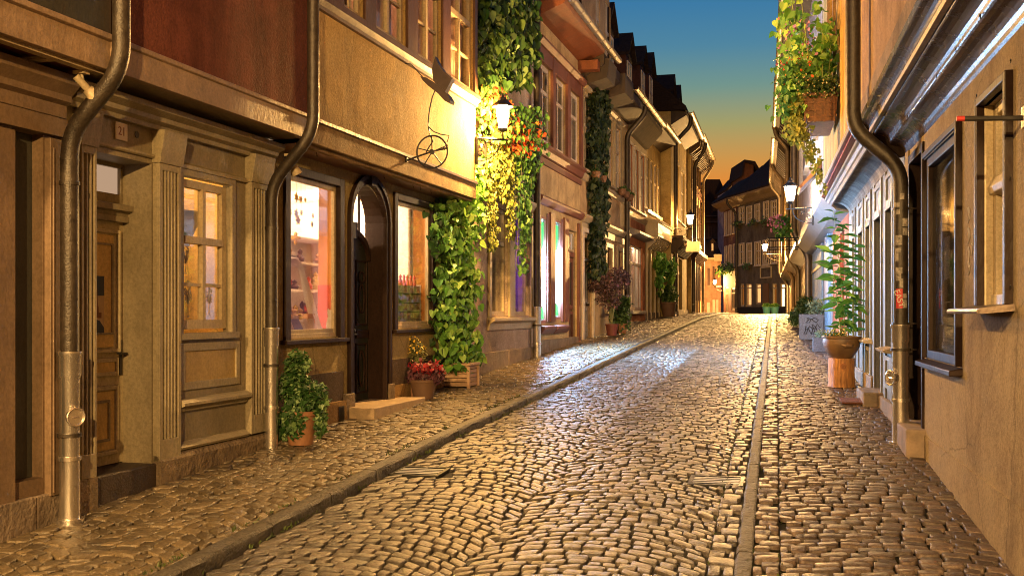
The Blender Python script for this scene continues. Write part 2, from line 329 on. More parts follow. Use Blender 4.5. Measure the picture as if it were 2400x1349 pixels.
def downpipe(par, F, s, pts, r, zsteel, zbase, hatch=None, clamps=(), oldm=None):
    """pts (n,z) from top down; steel lower part"""
    P = [(s, n, z) for n, z in pts]; wp = [F.W(*p) for p in P]; n0 = pts[-1][0]
    wp[-1] = F.W(s, n0, zsteel)
    m = MB(F); m.tube(roundpath(wp, .16, 7), r, 20, world=True)
    for n, z in clamps: m.tube([(s, n, z-.012), (s, n, z+.012)], r*(1.12 if z > zsteel else 1.32), 20); m.tube([(s, n, z), (s, n-.14, z)], .008, 6)
    for i in range(1, len(pts)-1):           # seams at the bends
        a, b = Vector(wp[i]), Vector(wp[i+1]); d = (b-a).normalized(); p = a + d*.17; m.tube([tuple(p-d*.008), tuple(p+d*.008)], r*1.05, 20, world=True)
    o = mk('downpipe', m, oldm or ZINC_OLD, par, smooth=True)
    q = MB(F); q.tube([(s, n0, zbase), (s, n0, zsteel-.14), (s, n0, zsteel-.12), (s, n0, zsteel), (s, n0, zsteel+.012), (s, n0, zsteel+.03)], [r*1.12, r*1.12, r*1.25, r*1.25, r*1.36, r*1.36], 22)
    q.tube([(s, n0, zbase+.4), (s, n0, zbase+.425)], r*1.3, 22); q.tube([(s, n0, zbase), (s, n0, zbase+.03)], r*1.6, 22)
    mk('pipe_foot', q, STEEL, o, smooth=True)
    if hatch:
        a = Vector(F.W(s, n0, hatch)); d = (Vector(F.W(s, n0+1, hatch)) - a); d.z = 0; e = Vector((F.dx, F.dy, 0)); d = (d*.85 + e*.5*(-1 if F is not R else -1)).normalized()
        c = a + d*r*1.05; h = MB(); h.tube([tuple(c), tuple(c+d*.035)], r*.92, 22, world=True); a2 = d.cross(Vector((0, 0, 1))); cc = c+d*.04; h.tube([tuple(cc+a2*math.cos(k*.2856)*r*.98+Vector((0, 0, 1))*math.sin(k*.2856)*r*.98) for k in range(23)], r*.13, 8, world=True); h.tube([tuple(cc-a2*r*.3), tuple(cc+a2*r*.3)], r*.08, 6, world=True); mk('cleaning_hatch', h, STEEL, o, smooth=True)
    return o
GLOW = lampglass('lantern_glow', (1.0, .53, .15), 280*LAMP*1.1); GLOWC = lampglass('lantern_glow_dim', (1.0, .5, .16), 120*LAMP*1.1)
def plight(par, loc, col, e, r=.05, name='ceiling_light'):
    l = bpy.data.lights.new(name, 'POINT'); l.energy = e; l.color = col; l.shadow_soft_size = r; o = bpy.data.objects.new(name, l); C.objects.link(o)
    o.parent = par; o.location = Vector(loc) - top_loc(par); return o
BULB = glass('bulb_glass', .1)
def lantern(label, anchor, pos, h, glow=GLOW, arm=True):
    """four-sided street lantern on a scrolled iron bracket; pos = underside of the lantern"""
    t = thing('street_lantern', label, 'street lamp', anchor, 'street lanterns on iron wall brackets')
    x, y, z = pos; s = h/.42
    m = MB(); m.lathe((x, y, z), [(.075*s, .05*s), (.135*s, .33*s)], 4); mk('lantern_glass', m, glow, t); col, power = LGLASS[glow.name]; bz = z + .2*s
    m = MB(); m.ball((x, y, bz), .03*s); mk('bulb', m, BULB, t, smooth=True); plight(t, (x, y, bz), col, power, r=.07, name='lamp')
    f = MB(); f.lathe((x, y, z), [(.03*s, 0), (.085*s, .02*s), (.085*s, .045*s)], 4)
    f.lathe((x, y, z), [(.15*s, .332*s), (.15*s, .35*s), (.06*s, .42*s), (.055*s, .45*s), (.02*s, .47*s), (.012*s, .52*s)], 8); f.tube([(x, y, z-.10*s), (x, y, z+.01*s)], .014*s, 8, world=True)
    for i in range(4):
        a = math.pi/2*(i+.5); f.tube([(x+.079*s*math.cos(a), y+.079*s*math.sin(a), z+.045*s), (x+.139*s*math.cos(a), y+.139*s*math.sin(a), z+.335*s)], .006*s, 6, world=True)
    mk('lantern_frame', f, IRON, t)
    if arm:
        b = MB(); A = Vector(anchor); B = Vector((x, y, z-.10*s)); A.z = B.z; d = (B-A); Ln = d.length; d.normalize(); up = Vector((0, 0, 1))
        b.tube([tuple(A), tuple(B+d*.08)], .016*s, 8, world=True); b.tube([tuple(A-up*.34*s), tuple(A+up*.02)], .018*s, 8, world=True)
        b.tube([tuple(A-up*.3*s+d*(Ln*.9*math.sin(u*1.57/8)) + up*(.28*s*(1-math.cos(u*1.57/8)))) for u in range(9)], .010*s, 6, world=True)
        for cc, rr in ((.22, .075), (.48, .055), (.14, .05)):
            c = A + d*Ln*cc - up*(.09 if cc != .14 else .2)*s
            b.tube([tuple(c + d*math.cos(u*.6)*rr*s*(1-u/16) + up*math.sin(u*.6)*rr*s*(1-u/16)) for u in range(13)], .006*s, 5, world=True)
        mk('bracket', b, IRON, t)
    return t
def potplant_pot(par, c, prof, m_, name='pot', k=28): m = MB(); m.lathe(c, prof, k); return mk(name, m, m_, par, smooth=True)
exec_parts = []
# ================================================================== GROUND
COB = mat('road_cobble', (.118, .094, .072), rough=.42, var=.45, scale=14, bump=.8, bscale=75, bdist=.008, island=.55, spec=.55, fine=.6, fscale=65)
COBL = mat('pavement_cobble', (.17, .125, .07), rough=.40, var=.45, scale=14, bump=.8, bscale=75, bdist=.008, island=.5, spec=.5, fine=.6, fscale=65)
COBR = mat('right_pavement_cobble', (.135, .092, .07), rough=.44, var=.5, scale=14, bump=.85, bscale=75, bdist=.008, island=.5, spec=.5, fine=.6, fscale=65)
SOIL = mat('joint_soil', (.030, .024, .016), rough=.95, var=.5, scale=30, bump=.5, dark=(.012, .012, .006))
KERBM = mat('kerb_granite', (.085, .07, .052), rough=.6, var=.7, scale=12, bump=.9, bscale=50, bdist=.015, fine=.5, fscale=70)
def pave(name, mapf, u0, u1, v0, v1, du, dv, arcW, arcA, dz, m, gap=.018, skip=None, zf=gn):
    cells = []
    v = v0; i = 0
    while v < v1:
        h = dv*random.uniform(.86, 1.16)*(1.0 if v < 20 else 1.25)
        u = u0 - random.uniform(0, du) if du < (u1-u0) else u0
        while u < u1:
            wd = du*random.uniform(.72, 1.32); a, b = max(u, u0), min(u+wd, u1); u += wd
            if b-a < du*.35: continue
            cells.append((a, b, v, v+h))
        v += h; i += 1
    c = np.array(cells); n = len(c)
    gl = np.where(c[:,0] <= u0+1e-6, gap*.12, gap/2); gr_ = np.where(c[:,1] >= u1-1e-6, gap*.12, gap/2)
    q = np.stack([np.stack([c[:,0]+gl, c[:,2]+gap/2], 1), np.stack([c[:,1]-gr_, c[:,2]+gap/2], 1), np.stack([c[:,1]-gr_, c[:,3]-gap/2], 1), np.stack([c[:,0]+gl, c[:,3]-gap/2], 1)], 1)
    q += RNG.normal(0, .0042, q.shape)
    ctr = q.mean(1, keepdims=True)
    nx = np.roll(q, -1, 1); pv = np.roll(q, 1, 1)
    r8 = np.stack([q + (pv-q)*.11, q + (nx-q)*.11], 2).reshape(n, 8, 2)
    rings = [(1.0, -.03), (1.0, -.006), (.965, -.0012), (.88, .0004)]
    tilt = RNG.normal(0, .038, (n, 1, 2)); hz = RNG.normal(0, .0035, (n, 1))
    V = []; Zs = []
    for s_, dzr in rings:
        p = ctr + (r8-ctr)*s_; V.append(p); Zs.append(hz + dzr + ((p-ctr)*tilt).sum(2))
    V.append(ctr); Zs.append(hz + .0016)
    V = np.concatenate(V, 1); Z = np.concatenate(Zs, 1)          # n,33
    if arcW:
        cen = ctr[:, :, 0]; x = (V[:, :, 0]-u0)/arcW; f = x - np.floor((cen-u0)/arcW) - .5; V[:, :, 1] -= arcA*(2*f)**2 - arcA*.3
    X, Y = mapf(V[:, :, 0], V[:, :, 1])
    if skip is not None:
        keep = ~skip(X[:, -1], Y[:, -1]); X, Y, Z = X[keep], Y[keep], Z[keep]; n = len(X)
    Z = Z + zf(Y) + dz
    W3 = np.stack([X, Y, Z], 2).reshape(-1, 3)
    base = (np.arange(n)*33)[:, None, None]; j = np.arange(8); jn = (j+1) % 8
    quads = np.concatenate([np.stack([r*8+j, r*8+jn, (r+1)*8+jn, (r+1)*8+j], 1) for r in range(3)])[None] + base
    tris = np.stack([24+j, 24+jn, np.full(8, 32)], 1)[None] + base
    me = bpy.data.meshes.new(name); me.vertices.add(len(W3)); me.vertices.foreach_set('co', W3.astype(np.float32).ravel())
    ql, tl = quads.reshape(-1, 4), tris.reshape(-1, 3); nl = ql.size + tl.size
    me.loops.add(nl); me.loops.foreach_set('vertex_index', np.concatenate([ql.ravel(), tl.ravel()]).astype(np.int32))
    me.polygons.add(len(ql)+len(tl)); ls = np.concatenate([np.arange(len(ql))*4, ql.size + np.arange(len(tl))*3]).astype(np.int32)
    me.polygons.foreach_set('loop_start', ls); me.polygons.foreach_set('use_smooth', np.ones(len(ls), bool)); me.update(calc_edges=True); me.validate()
    me.materials.append(m); o = bpy.data.objects.new(name, me); C.objects.link(o); struct(o); return o
K = Fr(1.274, 5.9, 13.9, 1)
def lineX(F, n, Y): return F.ox + n*F.nx + (Y - F.oy - n*F.ny)/F.dy*F.dx
NK = 1.39
def roadmap(u, v):
    Y = v*.966 - .25*u + .9; xl, xr = lineX(L, NK+.015, Y), lineX(K, .202, Y); return xl + (xr-xl)*u/2.75, Y
def frmap(F):
    def f(u, v): return F.ox + v*F.dx + u*F.nx, F.oy + v*F.dy + u*F.ny
    return f
GR = [(2.31-.02, 8.40), (-.72, 8.62)]             # road gullies (centre x,y)
GR = [((1679-CX)/FP*8.35, 8.35), ((984-CX)/FP*8.7, 8.7)]
def gskip(X, Y):
    k = np.zeros(len(X), bool)
    for gx, gy in GR: k |= (abs(X-gx) < .24) & (abs(Y-gy - (X-gx)*-.26) < .18)
    return k
road = pave('road', roadmap, 0, 2.75, 2.0, 52, .118, .104, 1.375, .34, 0, COB, skip=gskip)
pave('left_pavement', frmap(L), -.05, NK-.122, 4.5, 52, .115, .10, .63, .13, .074, COBL, gap=.012)
pave('right_pavement', frmap(K), -1.75, -.205, -3.0, 48, .13, .105, 1.5, .14, .02, COBR)
pave('right_gutter_setts', frmap(K), .05, .20, -3, 48, .125, .17, 0, 0, .004, COB)
pave('right_kerb_setts', frmap(K), -.20, -.05, -3, 48, .15, .12, 0, 0, .020, COBR)
# bed sheet under the stones (one sheet to the horizon)
m = MB(); xs = [-300, -8, 30, 300]; ys = GY
for i in range(len(ys)-1):
    for j in range(3): m.quad((xs[j], ys[i], g(ys[i])-.024), (xs[j+1], ys[i], g(ys[i])-.024), (xs[j+1], ys[i+1], g(ys[i+1])-.024), (xs[j], ys[i+1], g(ys[i+1])-.024))
struct(mk('ground', m, SOIL, loc=(0, 0, 0)))
def strip(F, n0, n1, s0, s1, dz, thick=.0, ds=1.0):
    m = MB(F); k = int((s1-s0)/ds)
    for i in range(k):
        a, b = s0+i*ds, s0+(i+1)*ds
        p = [(a, n0), (b, n0), (b, n1), (a, n1)]; m.add([(s, n, g(F.W(s, n, 0)[1])+dz) for s, n in p], [(0, 1, 2, 3)])
    return m
struct(mk('pavement_bed', strip(L, -.3, NK-.13, 4, 52, .050), SOIL))
def kerb(name, F, n0, n1, s0, s1, up, down, m_, jit=.006):
    m = MB(F); s = s0
    while s < s1:
        l = random.uniform(.7, 1.2); k = 8; rows = []
        for i in range(k+1):
            ss = s + .008 + (l-.016)*i/k; gz = g(F.W(ss, n1, 0)[1]); r = lambda a=jit: random.uniform(-a, a)
            rows.append([(ss, n0, gz-down), (ss, n0+r()*.3, gz+up-.006), (ss, n0+.012, gz+up+r()*.5), (ss, (n0+n1)/2, gz+up+r()*.5), (ss, n1-.014+r(), gz+up+r()*.5), (ss, n1+r(), gz+up-.018+r()), (ss, n1+r(), gz+up*.4), (ss, n1+.005+r(), gz-down)])
        vs = [p for r_ in rows for p in r_]; fs = [(i*8+j, i*8+j+1, (i+1)*8+j+1, (i+1)*8+j) for i in range(k) for j in range(7)] + [tuple(range(8)), tuple(range(k*8+7, k*8-1, -1))]
        m.add(vs, fs); s += l
    return struct(mk(name, m, m_, smooth=True))
kerb('left_kerb', L, NK-.12, NK, 4, 52, .078, .06, KERBM)
kerb('right_kerb', K, -.047, .047, -3, 48, .018, .05, KERBM)
# gullies
def gully(gx, gy, label):
    t = thing('drain_grate', label, 'drain grate', (gx, gy, g(gy)), 'iron drain grates in the roadway')
    F = Fr(gx, gy, 15, -1); z = g(gy)
    def zz(s): return g(gy+s*.966)+.004
    def slab(m, s0, s1, n0, n1, h=.02):
        m.add([(s0,n0,zz(s0)-h),(s1,n0,zz(s1)-h),(s1,n1,zz(s1)-h),(s0,n1,zz(s0)-h),(s0,n0,zz(s0)),(s1,n0,zz(s1)),(s1,n1,zz(s1)),(s0,n1,zz(s0))], [(0,3,2,1),(4,5,6,7),(0,1,5,4),(1,2,6,5),(2,3,7,6),(3,0,4,7)])
    m = MB(F)
    for a in ((-.17, -.145, -.21, .21), (.145, .17, -.21, .21), (-.145, .145, -.21, -.18), (-.145, .145, .18, .21)): slab(m, *a)
    mk('frame', m, GRATE, t); m = MB(F)
    for i in range(4): s = -.09 + i*.06; slab(m, s-.012, s+.012, -.178, .178, .003)
    mk('bars', m, mat('polished_grate_bar', (.55, .56, .6), rough=.3, metal=.5, bump=0), t); m = MB(F); m.add([(s, n, zz(s)-.006) for s, n in ((-.145, -.18), (.145, -.18), (.145, .18), (-.145, .18))], [(0, 1, 2, 3)]); mk('pit_shade', m, PIT_SHADE, t)
GRATE = mat('worn_cast_iron', (.04, .038, .035), rough=.35, metal=.7, var=.35, scale=20)
PIT_SHADE = mat('drain_shade', (.004, .004, .004), rough=1, bump=0, spec=0)  # flat black sheet below the bars; the drain's shade is in its colour
gully(*GR[0], 'drain grate in the road beside the right kerb'); gully(*GR[1], 'drain grate in the road against the left kerb')

# ================================================================== LEFT HOUSES
Lz = lambda px, py, n=0.0: L.Z(px, py, n)
Ls = lambda px, n=0.0: L.S(px, n)
TAUPE = paint('taupe_paint', (.27, .225, .145)); TAUPE2 = paint('light_taupe_paint', (.34, .285, .18)); BROWNP = paint('brown_paint', (.21, .14, .085))
OCHREP = paint('ochre_panel', (.44, .31, .11)); DKGREY = paint('dark_grey_green_paint', (.05, .05, .04)); BEAMP = paint('beige_beam_paint', (.36, .25, .16), var=.3)
REDST = plaster('red_stucco', (.21, .066, .040), var=.35, streak=.45); GOLD = plaster('golden_plaster', (.50, .34, .13), var=.28); PALEY = plaster('pale_yellow_plaster', (.46, .36, .17), var=.25)
CREAM = paint('cream_paint', (.52, .42, .26), var=.2); DKBROWN = paint('dark_brown_paint', (.03, .016, .011), rough=.42, spec=.12); MIDBR = paint('chestnut_paint', (.11, .05, .026), rough=.4, spec=.3)
PINKW = plaster('pale_pink_plaster', (.55, .44, .36)); ORNG = plaster('orange_plaster', (.62, .46, .24)); PORNG = plaster('pale_orange_plaster', (.66, .46, .25))
PINKR = paint('dusky_red_paint', (.21, .075, .05)); ROSE = paint('rose_paint', (.45, .2, .18)); WHITEP = paint('white_paint', (.70, .60, .48)); GREYP = paint('grey_paint', (.30, .27, .24))
SALM = plaster('salmon_plaster', (.62, .25, .11)); YELL = plaster('yellow_plaster', (.55, .41, .17)); DKWOOD = mat('dark_weathered_wood', (.06, .038, .022), rough=.75, var=.5, scale=5, stretch=(1, 1, .4), bump=.5)
def base_stone(par, F, s0, s1, n, z1, name='plinth', t=.04, m_=None):
    m = MB(F); s = s0
    while s < s1-.05:
        l = min(random.uniform(.5, .9), s1-s); m.box(s+.004, s+l-.004, n-.25, n+t+random.uniform(-.008, .008), z1-1.1, z1-random.uniform(0, .012)); s += l
    return mk(name, m, m_ or STONE, par, bevel=.01)
def pilaster(par, F, s0, s1, n, z0, z1, m_, t=.06, flutes=4):
    m = MB(F); m.box(s0, s1, n, n+t-.018, z0, z1); k = flutes; w_ = (s1-s0); e = w_*.14
    m.box(s0, s0+e, n+t-.018, n+t, z0, z1); m.box(s1-e, s1, n+t-.018, n+t, z0, z1); m.box(s0+e, s1-e, n+t-.018, n+t, z0, z0+.16); m.box(s0+e, s1-e, n+t-.018, n+t, z1-.05, z1)
    for i in range(1, k):
        x = s0+e+(w_-2*e)*i/k; m.box(x-.008, x+.008, n+t-.018, n+t, z0+.16, z1-.05)
    m.prof([(n, z1), (n+t+.01, z1), (n+t+.015, z1+.03), (n+t+.05, z1+.24), (n, z1+.24)], s0-.012, s1+.012)
    return mk('pilaster', m, m_, par, bevel=.003)
def panel(m, F, s0, s1, z0, z1, n, fw=.03, d=.012):
    m.box(s0, s0+fw, n, n+d, z0, z1); m.box(s1-fw, s1, n, n+d, z0, z1); m.box(s0+fw, s1-fw, n, n+d, z0, z0+fw); m.box(s0+fw, s1-fw, n, n+d, z1-fw, z1)

# ---- house A (far left)
a = thing('town_house', 'brown shopfront house at the far left edge under a beige jetty', 'house', L.W(3.5, 0, g(5)))
mk('wall', MB(L).wall(1.0, 5.88, -.6, 3.0, 0, [(5.42, 5.69, .42, 2.58, .16)]), BROWNP, a)
mk('shutter', MB(L).box(5.3, 5.75, -.10, -.08, .3, 2.6), DKGREY, a)
m = MB(L); m.box(5.70, 5.83, .002, .05, .30, 2.56); m.box(5.715, 5.725, .05, .062, .32, 2.5); m.box(4.4, 5.41, .002, .035, .3, 2.56); mk('pilaster', m, BROWNP, a, bevel=.004)
m = MB(L); m.box(1, 5.86, .002, .05, 2.58, 2.7); m.prof([(0, 2.7), (.06, 2.7), (.06, 2.78), (.10, 2.80), (.10, 2.84), (.16, 2.9), (.16, 2.96), (0, 2.96)], 1, 5.84); mk('cornice', m, BROWNP, a)
m = MB(L); m.box(1, 5.87, .33, .385, 2.99, 3.2); m.prof([(.385, 3.17), (.41, 3.18), (.41, 3.215), (.385, 3.22)], 1, 5.86); m.box(5.84, 5.885, .34, .40, 2.98, 3.21); mk('jetty_beam', m, BEAMP, a, bevel=.004)
m = MB(L); m.box(1, 5.86, -.02, .33, 3.0, 3.03); mk('jetty_soffit', m, mat('russet_board', (.12, .03, .012), rough=.6), a)
m = MB(L)
for i in range(8): m.box(2.2+i*.46, 2.26+i*.46, 0, .33, 2.975, 3.0)
m.box(1, 5.86, .27, .335, 2.97, 2.99); mk('soffit_rib', m, CREAM, a)
mk('upper_wall', MB(L).wall(1, 5.88, 3.2, 6.5, .36), DKGREY, a)
shell(a, L, 1, 5.88, -.6, 6.5, 0, -4, BROWNP); mk('soffit_edge', MB(L).box(1, 5.86, -.2, .36, 3.2, 3.24), BROWNP, a)
base_stone(a, L, 3, 5.85, .0, .32)
# spotlight under the jetty
def spot(label, F, s, n, z, tilt):
    t = thing('spotlight', label, 'spotlight', F.W(s, n, z), 'small spotlights under the jetties')
    m = MB(F); m.box(s-.03, s+.03, n-.04, n+.04, z-.02, z); m.tube([(s, n, z-.01), (s, n+.02, z-.09)], .009, 6); mk('bracket', m, CREAM, t)
    m = MB(F); p, q = Vector((s, n+.02, z-.09)), Vector(tilt).normalized(); m.tube([tuple(p-q*.07), tuple(p+q*.03)], .024, 12); m.tube([tuple(p+q*.03), tuple(p+q*.10)], [.034, .048], 16); mk('lamp_head', m, CREAM, t, smooth=True)
spot('cream spotlight under the beige jetty left of the house number', L, 5.72, .26, 2.97, (.5, .35, -.6))

# ---- house B (number 21)
b = thing('town_house', 'taupe panelled house number 21 with red stucco upper floor', 'house', L.W(7.2, 0, g(7)))
Bd = (6.14, 6.845, .30, 2.55, .3); Bw = (7.235, 7.955, 1.30, 2.52, .07)
mk('wall', MB(L).wall(5.88, 8.58, -.6, 3.0, 0, [Bd, Bw]), TAUPE, b)
shell(b, L, 5.89, 8.57, -.6, 6.5, 0, -4, TAUPE)
pilaster(b, L, 5.985, 6.14, 0, .36, 2.56, TAUPE2, flutes=3); pilaster(b, L, 6.86, 7.14, 0, .36, 2.56, TAUPE2, flutes=5); pilaster(b, L, 8.2, 8.53, 0, .42, 2.58, TAUPE2, flutes=5)
m = MB(L); m.prof([(0, 2.8), (.05, 2.8), (.06, 2.83), (.1, 2.85), (.11, 2.88), (.17, 2.91), (.17, 2.95), (0, 2.95)], 5.88, 8.6); m.prof([(0, 2.59), (.02, 2.59), (.03, 2.6), (.03, 2.615), (0, 2.62)], 6.12, 6.87); m.prof([(0, 2.57), (.03, 2.57), (.03, 2.6), (0, 2.62)], 7.14, 8.2)
mk('cornice', m, TAUPE2, b)
m = MB(L); m.box(5.90, 8.60, .35, .415, 2.985, 3.19); m.prof([(.415, 3.16), (.432, 3.17), (.432, 3.2), (.41, 3.21)], 5.9, 8.6); mk('jetty_beam', m, BEAMP, b, bevel=.004)
mk('jetty_soffit', MB(L).box(5.9, 8.6, -.02, .35, 3.0, 3.03), TAUPE, b)
mk('upper_wall', MB(L).wall(5.9, 8.62, 3.19, 6.5, .40).quad((5.9, .40, 3.19), (5.9, 0, 3.19), (5.9, 0, 6.5), (5.9, .4, 6.5)), REDST, b)
# door of number 21
dn = -.24
DOORP = paint('pale_olive_door_paint', (.50, .43, .27)); DOORO = paint('light_ochre_door_panel', (.66, .47, .17))
d = mk('door', MB(L).box(6.14, 6.845, dn-.05, dn, .36, 2.12), DOORP, b)
m = MB(L); m.box(6.14, 6.845, dn-.02, dn+.05, 2.12, 2.16); m.prof([(dn, 2.13), (dn+.03, 2.14), (dn+.05, 2.19), (dn+.09, 2.2), (dn+.09, 2.24), (dn, 2.26)], 6.14, 6.845); m.box(6.14, 6.845, dn-.03, dn, 2.26, 2.29); mk('transom_cornice', m, TAUPE, d)
m = MB(L)
for z0, z1 in ((.43, .93), (1.0, 1.13)): panel(m, L, 6.22, 6.77, z0, z1, dn, .03, .02)
panel(m, L, 6.2, 6.79, 1.17, 2.06, dn, .025, .025); mk('door_moulding', m, DOORP, d, bevel=.003)
m = MB(L); m.box(6.26, 6.73, dn, dn+.008, .47, .89); m.box(6.26, 6.73, dn, dn+.01, 1.03, 1.10); m.box(6.235, 6.715, dn, dn+.012, 1.21, 2.02); mk('door_panel', m, DOORO, d)
m = MB(L); panel(m, L, 6.33, 6.70, 1.30, 1.96, dn+.012, .015, .012); mk('inner_moulding', m, TAUPE, d); m = MB(L); panel(m, L, 6.32, 6.67, .53, .83, dn+.008, .02, .01); mk('inner_moulding', m, TAUPE, d)
m = MB(L); m.box(6.795, 6.82, dn, dn+.012, 1.0, 1.26); m.tube([(6.807, dn+.01, 1.16), (6.807, dn+.06, 1.16)], .008, 8); m.tube([(6.807, dn+.055, 1.16), (6.70, dn+.058, 1.165)], .008, 8); mk('handle', m, IRON, d)
m = MB(L); m.box(6.34, 6.60, dn+.0125, dn+.016, 1.30, 1.72); pst = mk('poster', m, mat('poster_sky', (.45, .33, .18), rough=.6, bump=0), d)
m = MB(L); m.box(6.34, 6.60, dn+.0162, dn+.0175, 1.58, 1.72); m.poly([(6.34,1.30),(6.60,1.30),(6.60,1.35),(6.55,1.40),(6.47,1.42),(6.42,1.38),(6.34,1.42)], dn+.0162, dn+.0175); mk('poster_ink', m, mat('poster_navy', (.01, .015, .035), rough=.5, bump=0), d)
m = MB(L)
for x, hh in ((6.42, .07), (6.52, .13)): m.poly([(x-.02, 1.44), (x+.02, 1.44), (x+.014, 1.50), (x+.008, 1.51), (x, 1.51+hh), (x-.008, 1.51), (x-.014, 1.50)], dn+.0182, dn+.019)
m.box(6.38, 6.57, dn+.0162, dn+.0172, 1.42, 1.46); mk('poster_castle', m, mat('poster_brown', (.16, .06, .02), rough=.6, bump=0), d)
wnd(b, L, 6.14, 6.845, 2.29, 2.55, dn, TAUPE, 2, 1, pane=emis('glowing_transom', (.62, .40, .25), .16), fw=.03)  # pane given a faint glow of its own to look lit from behind
mk('door_step', MB(L).box(6.1, 6.88, -.3, .03, -.3, .352), mat('dark_step', (.045, .03, .02), rough=.6, var=.5, bump=.5), b, bevel=.012)
m = MB(L); m.prof([(0, .0), (.07, .0), (.07, .36), (.045, .40), (0, .41)], 6.86, 8.58); mk('plinth', m, mat('peeling_plinth', (.17, .12, .07), rough=.8, var=.6, scale=7, bump=.8, bscale=30, bdist=.02), b)
mk('plinth', MB(L).box(5.88, 6.14, .0, .07, -.2, .36), MC['peeling_plinth'], b)
# window of number 21
m = MB(L); s0, s1 = 7.235, 7.955
wB = wnd(b, L, s0+.02, s1-.02, 1.33, 2.50, -.03, CREAM, 2, 2, trans=.60, fw=.06, curtain=None, mull=.028)
casing(b, L, s0, s1, 1.30, 2.52, 0, .055, TAUPE2, .02, sill=.045)
# lit room behind with paper cut-outs on the panes
ROOMY = plaster('warm_room_wall', (.62, .42, .16), streak=0, bump=.05)
def room(par, F, s0, s1, z0, z1, n, depth, m_, name='shop_interior'):
    q = MB(F); b0, b1 = n-.02, n-depth
    q.quad((s0,b1,z0),(s1,b1,z0),(s1,b1,z1),(s0,b1,z1)); q.quad((s0,b0,z0),(s0,b1,z0),(s0,b1,z1),(s0,b0,z1)); q.quad((s1,b0,z0),(s1,b1,z0),(s1,b1,z1),(s1,b0,z1))
    q.quad((s0,b0,z0),(s1,b0,z0),(s1,b1,z0),(s0,b1,z0)); q.quad((s0,b0,z1),(s1,b0,z1),(s1,b1,z1),(s0,b1,z1)); return mk(name, q, m_, par)
def plight(par, loc, col, e, r=.05, name='ceiling_light'):
    l = bpy.data.lights.new(name, 'POINT'); l.energy = e; l.color = col; l.shadow_soft_size = r; o = bpy.data.objects.new(name, l); C.objects.link(o)
    o.parent = par; o.location = Vector(loc) - top_loc(par); return o
room(b, L, 7.05, 8.55, 1.1, 2.7, -.1, 1.2, ROOMY); plight(b, L.W(7.9, -.6, 2.5), (1, .62, .25), 9)
PAPER = mat('white_paper', (.6, .52, .42), rough=.8, bump=0)
m = MB(L)
def cut_tree(m, s, z, h, n):
    m.poly([(s-.012*h*3, z), (s+.036*h, z), (s+.01*h, z+.08*h), (s+.018*h, z+.45*h), (s-.018*h, z+.45*h), (s-.012*h, z+.08*h)], n, n+.002)
    for i in range(34):
        a_, r_ = random.uniform(0, 6.28), math.sqrt(random.random())*.26*h; x, y = s+r_*math.cos(a_)*.75, z+.66*h+r_*math.sin(a_)*1.15; e = .035*h
        m.poly([(x-e, y), (x, y-e*.8), (x+e, y), (x, y+e)], n, n+.002)
    for a_ in (-.9, -.45, .1, .5, .95): m.poly([(s-.008, z+.4*h), (s+.008, z+.4*h), (s+math.sin(a_)*.2*h+.004, z+.4*h+math.cos(a_)*.38*h), (s+math.sin(a_)*.2*h-.004, z+.4*h+math.cos(a_)*.38*h)], n+.0021, n+.004)
cut_tree(m, 7.42, 1.42, .30, -.062); cut_tree(m, 7.73, 1.44, .24, -.062); cut_tree(m, 7.39, 1.76, .24, -.062)
mk('paper_cutout', m, PAPER, wB)
m = MB(L); m.box(7.245, 7.59, -.30, -.29, 1.33, 1.70); mk('dark_backing', m, mat('navy_cloth', (.012, .014, .03), rough=.9), b)
m = MB(L); m.quad((7.26, -.2, 2.28), (7.9, -.2, 2.3), (7.9, -.35, 2.05), (7.26, -.35, 2.0)); m.box(7.24, 7.95, -.4, -.38, 2.02, 2.2); mk('lampshade', m, mat('white_shade', (.5, .5, .55), rough=.6), b)
# apron panel and ledge under the window
m = MB(L); s0, s1 = 7.26, 8.02; panel(m, L, s0-.06, s1+.06, .86, 1.22, 0, .06, .02); m.prof([(0, .70), (.03, .70), (.04, .73), (.08, .745), (.08, .77), (.05, .79), (0, .80)], 7.15, 8.18); m.prof([(0, .41), (.05, .41), (.06, .43), (0, .47)], 7.15, 8.18); mk('apron_moulding', m, TAUPE2, b, bevel=.003)
mk('apron_panel', MB(L).box(s0, s1, .001, .006, .92, 1.16), OCHREP, b)
# house number plate
ENAM = mat('white_enamel', (.6, .5, .38), rough=.3, bump=0)
s0, s1 = Ls(268), Ls(296); zc = L.Z(282, 309)
nb = mk('house_number', MB(L).box(s0, s1, .002, .012, zc-.062, zc+.062), ENAM, b, bevel=.004)
def curve_to_mesh(cu, name):
    tmp = bpy.data.objects.new(name, cu); C.objects.link(tmp); dg = bpy.context.evaluated_depsgraph_get(); me = bpy.data.meshes.new_from_object(tmp.evaluated_get(dg)); bpy.data.objects.remove(tmp)
    o = bpy.data.objects.new(name, me); C.objects.link(o); return o
def text(par, F, s, n, z, body, size, m_, name, flip=False, rot=0, vert=False):
    cu = bpy.data.curves.new(name, 'FONT'); cu.body = body; cu.size = size; cu.extrude = .0008; cu.align_x = 'CENTER'; cu.align_y = 'CENTER'; cu.materials.append(m_)
    o = curve_to_mesh(cu, name); o.parent = par; o.location = Vector(F.W(s, n, z)) - top_loc(par)
    from mathutils import Matrix
    x = Vector((F.dx, F.dy, 0)); nrm = Vector((F.nx, F.ny, 0))
    if x.cross(Vector((0, 0, 1))).dot(nrm) < 0: x = -x
    M = Matrix((x, Vector((0, 0, 1)), x.cross(Vector((0, 0, 1))))).transposed(); o.rotation_euler = (M @ Matrix.Rotation(rot, 3, 'Z')).to_euler(); return o
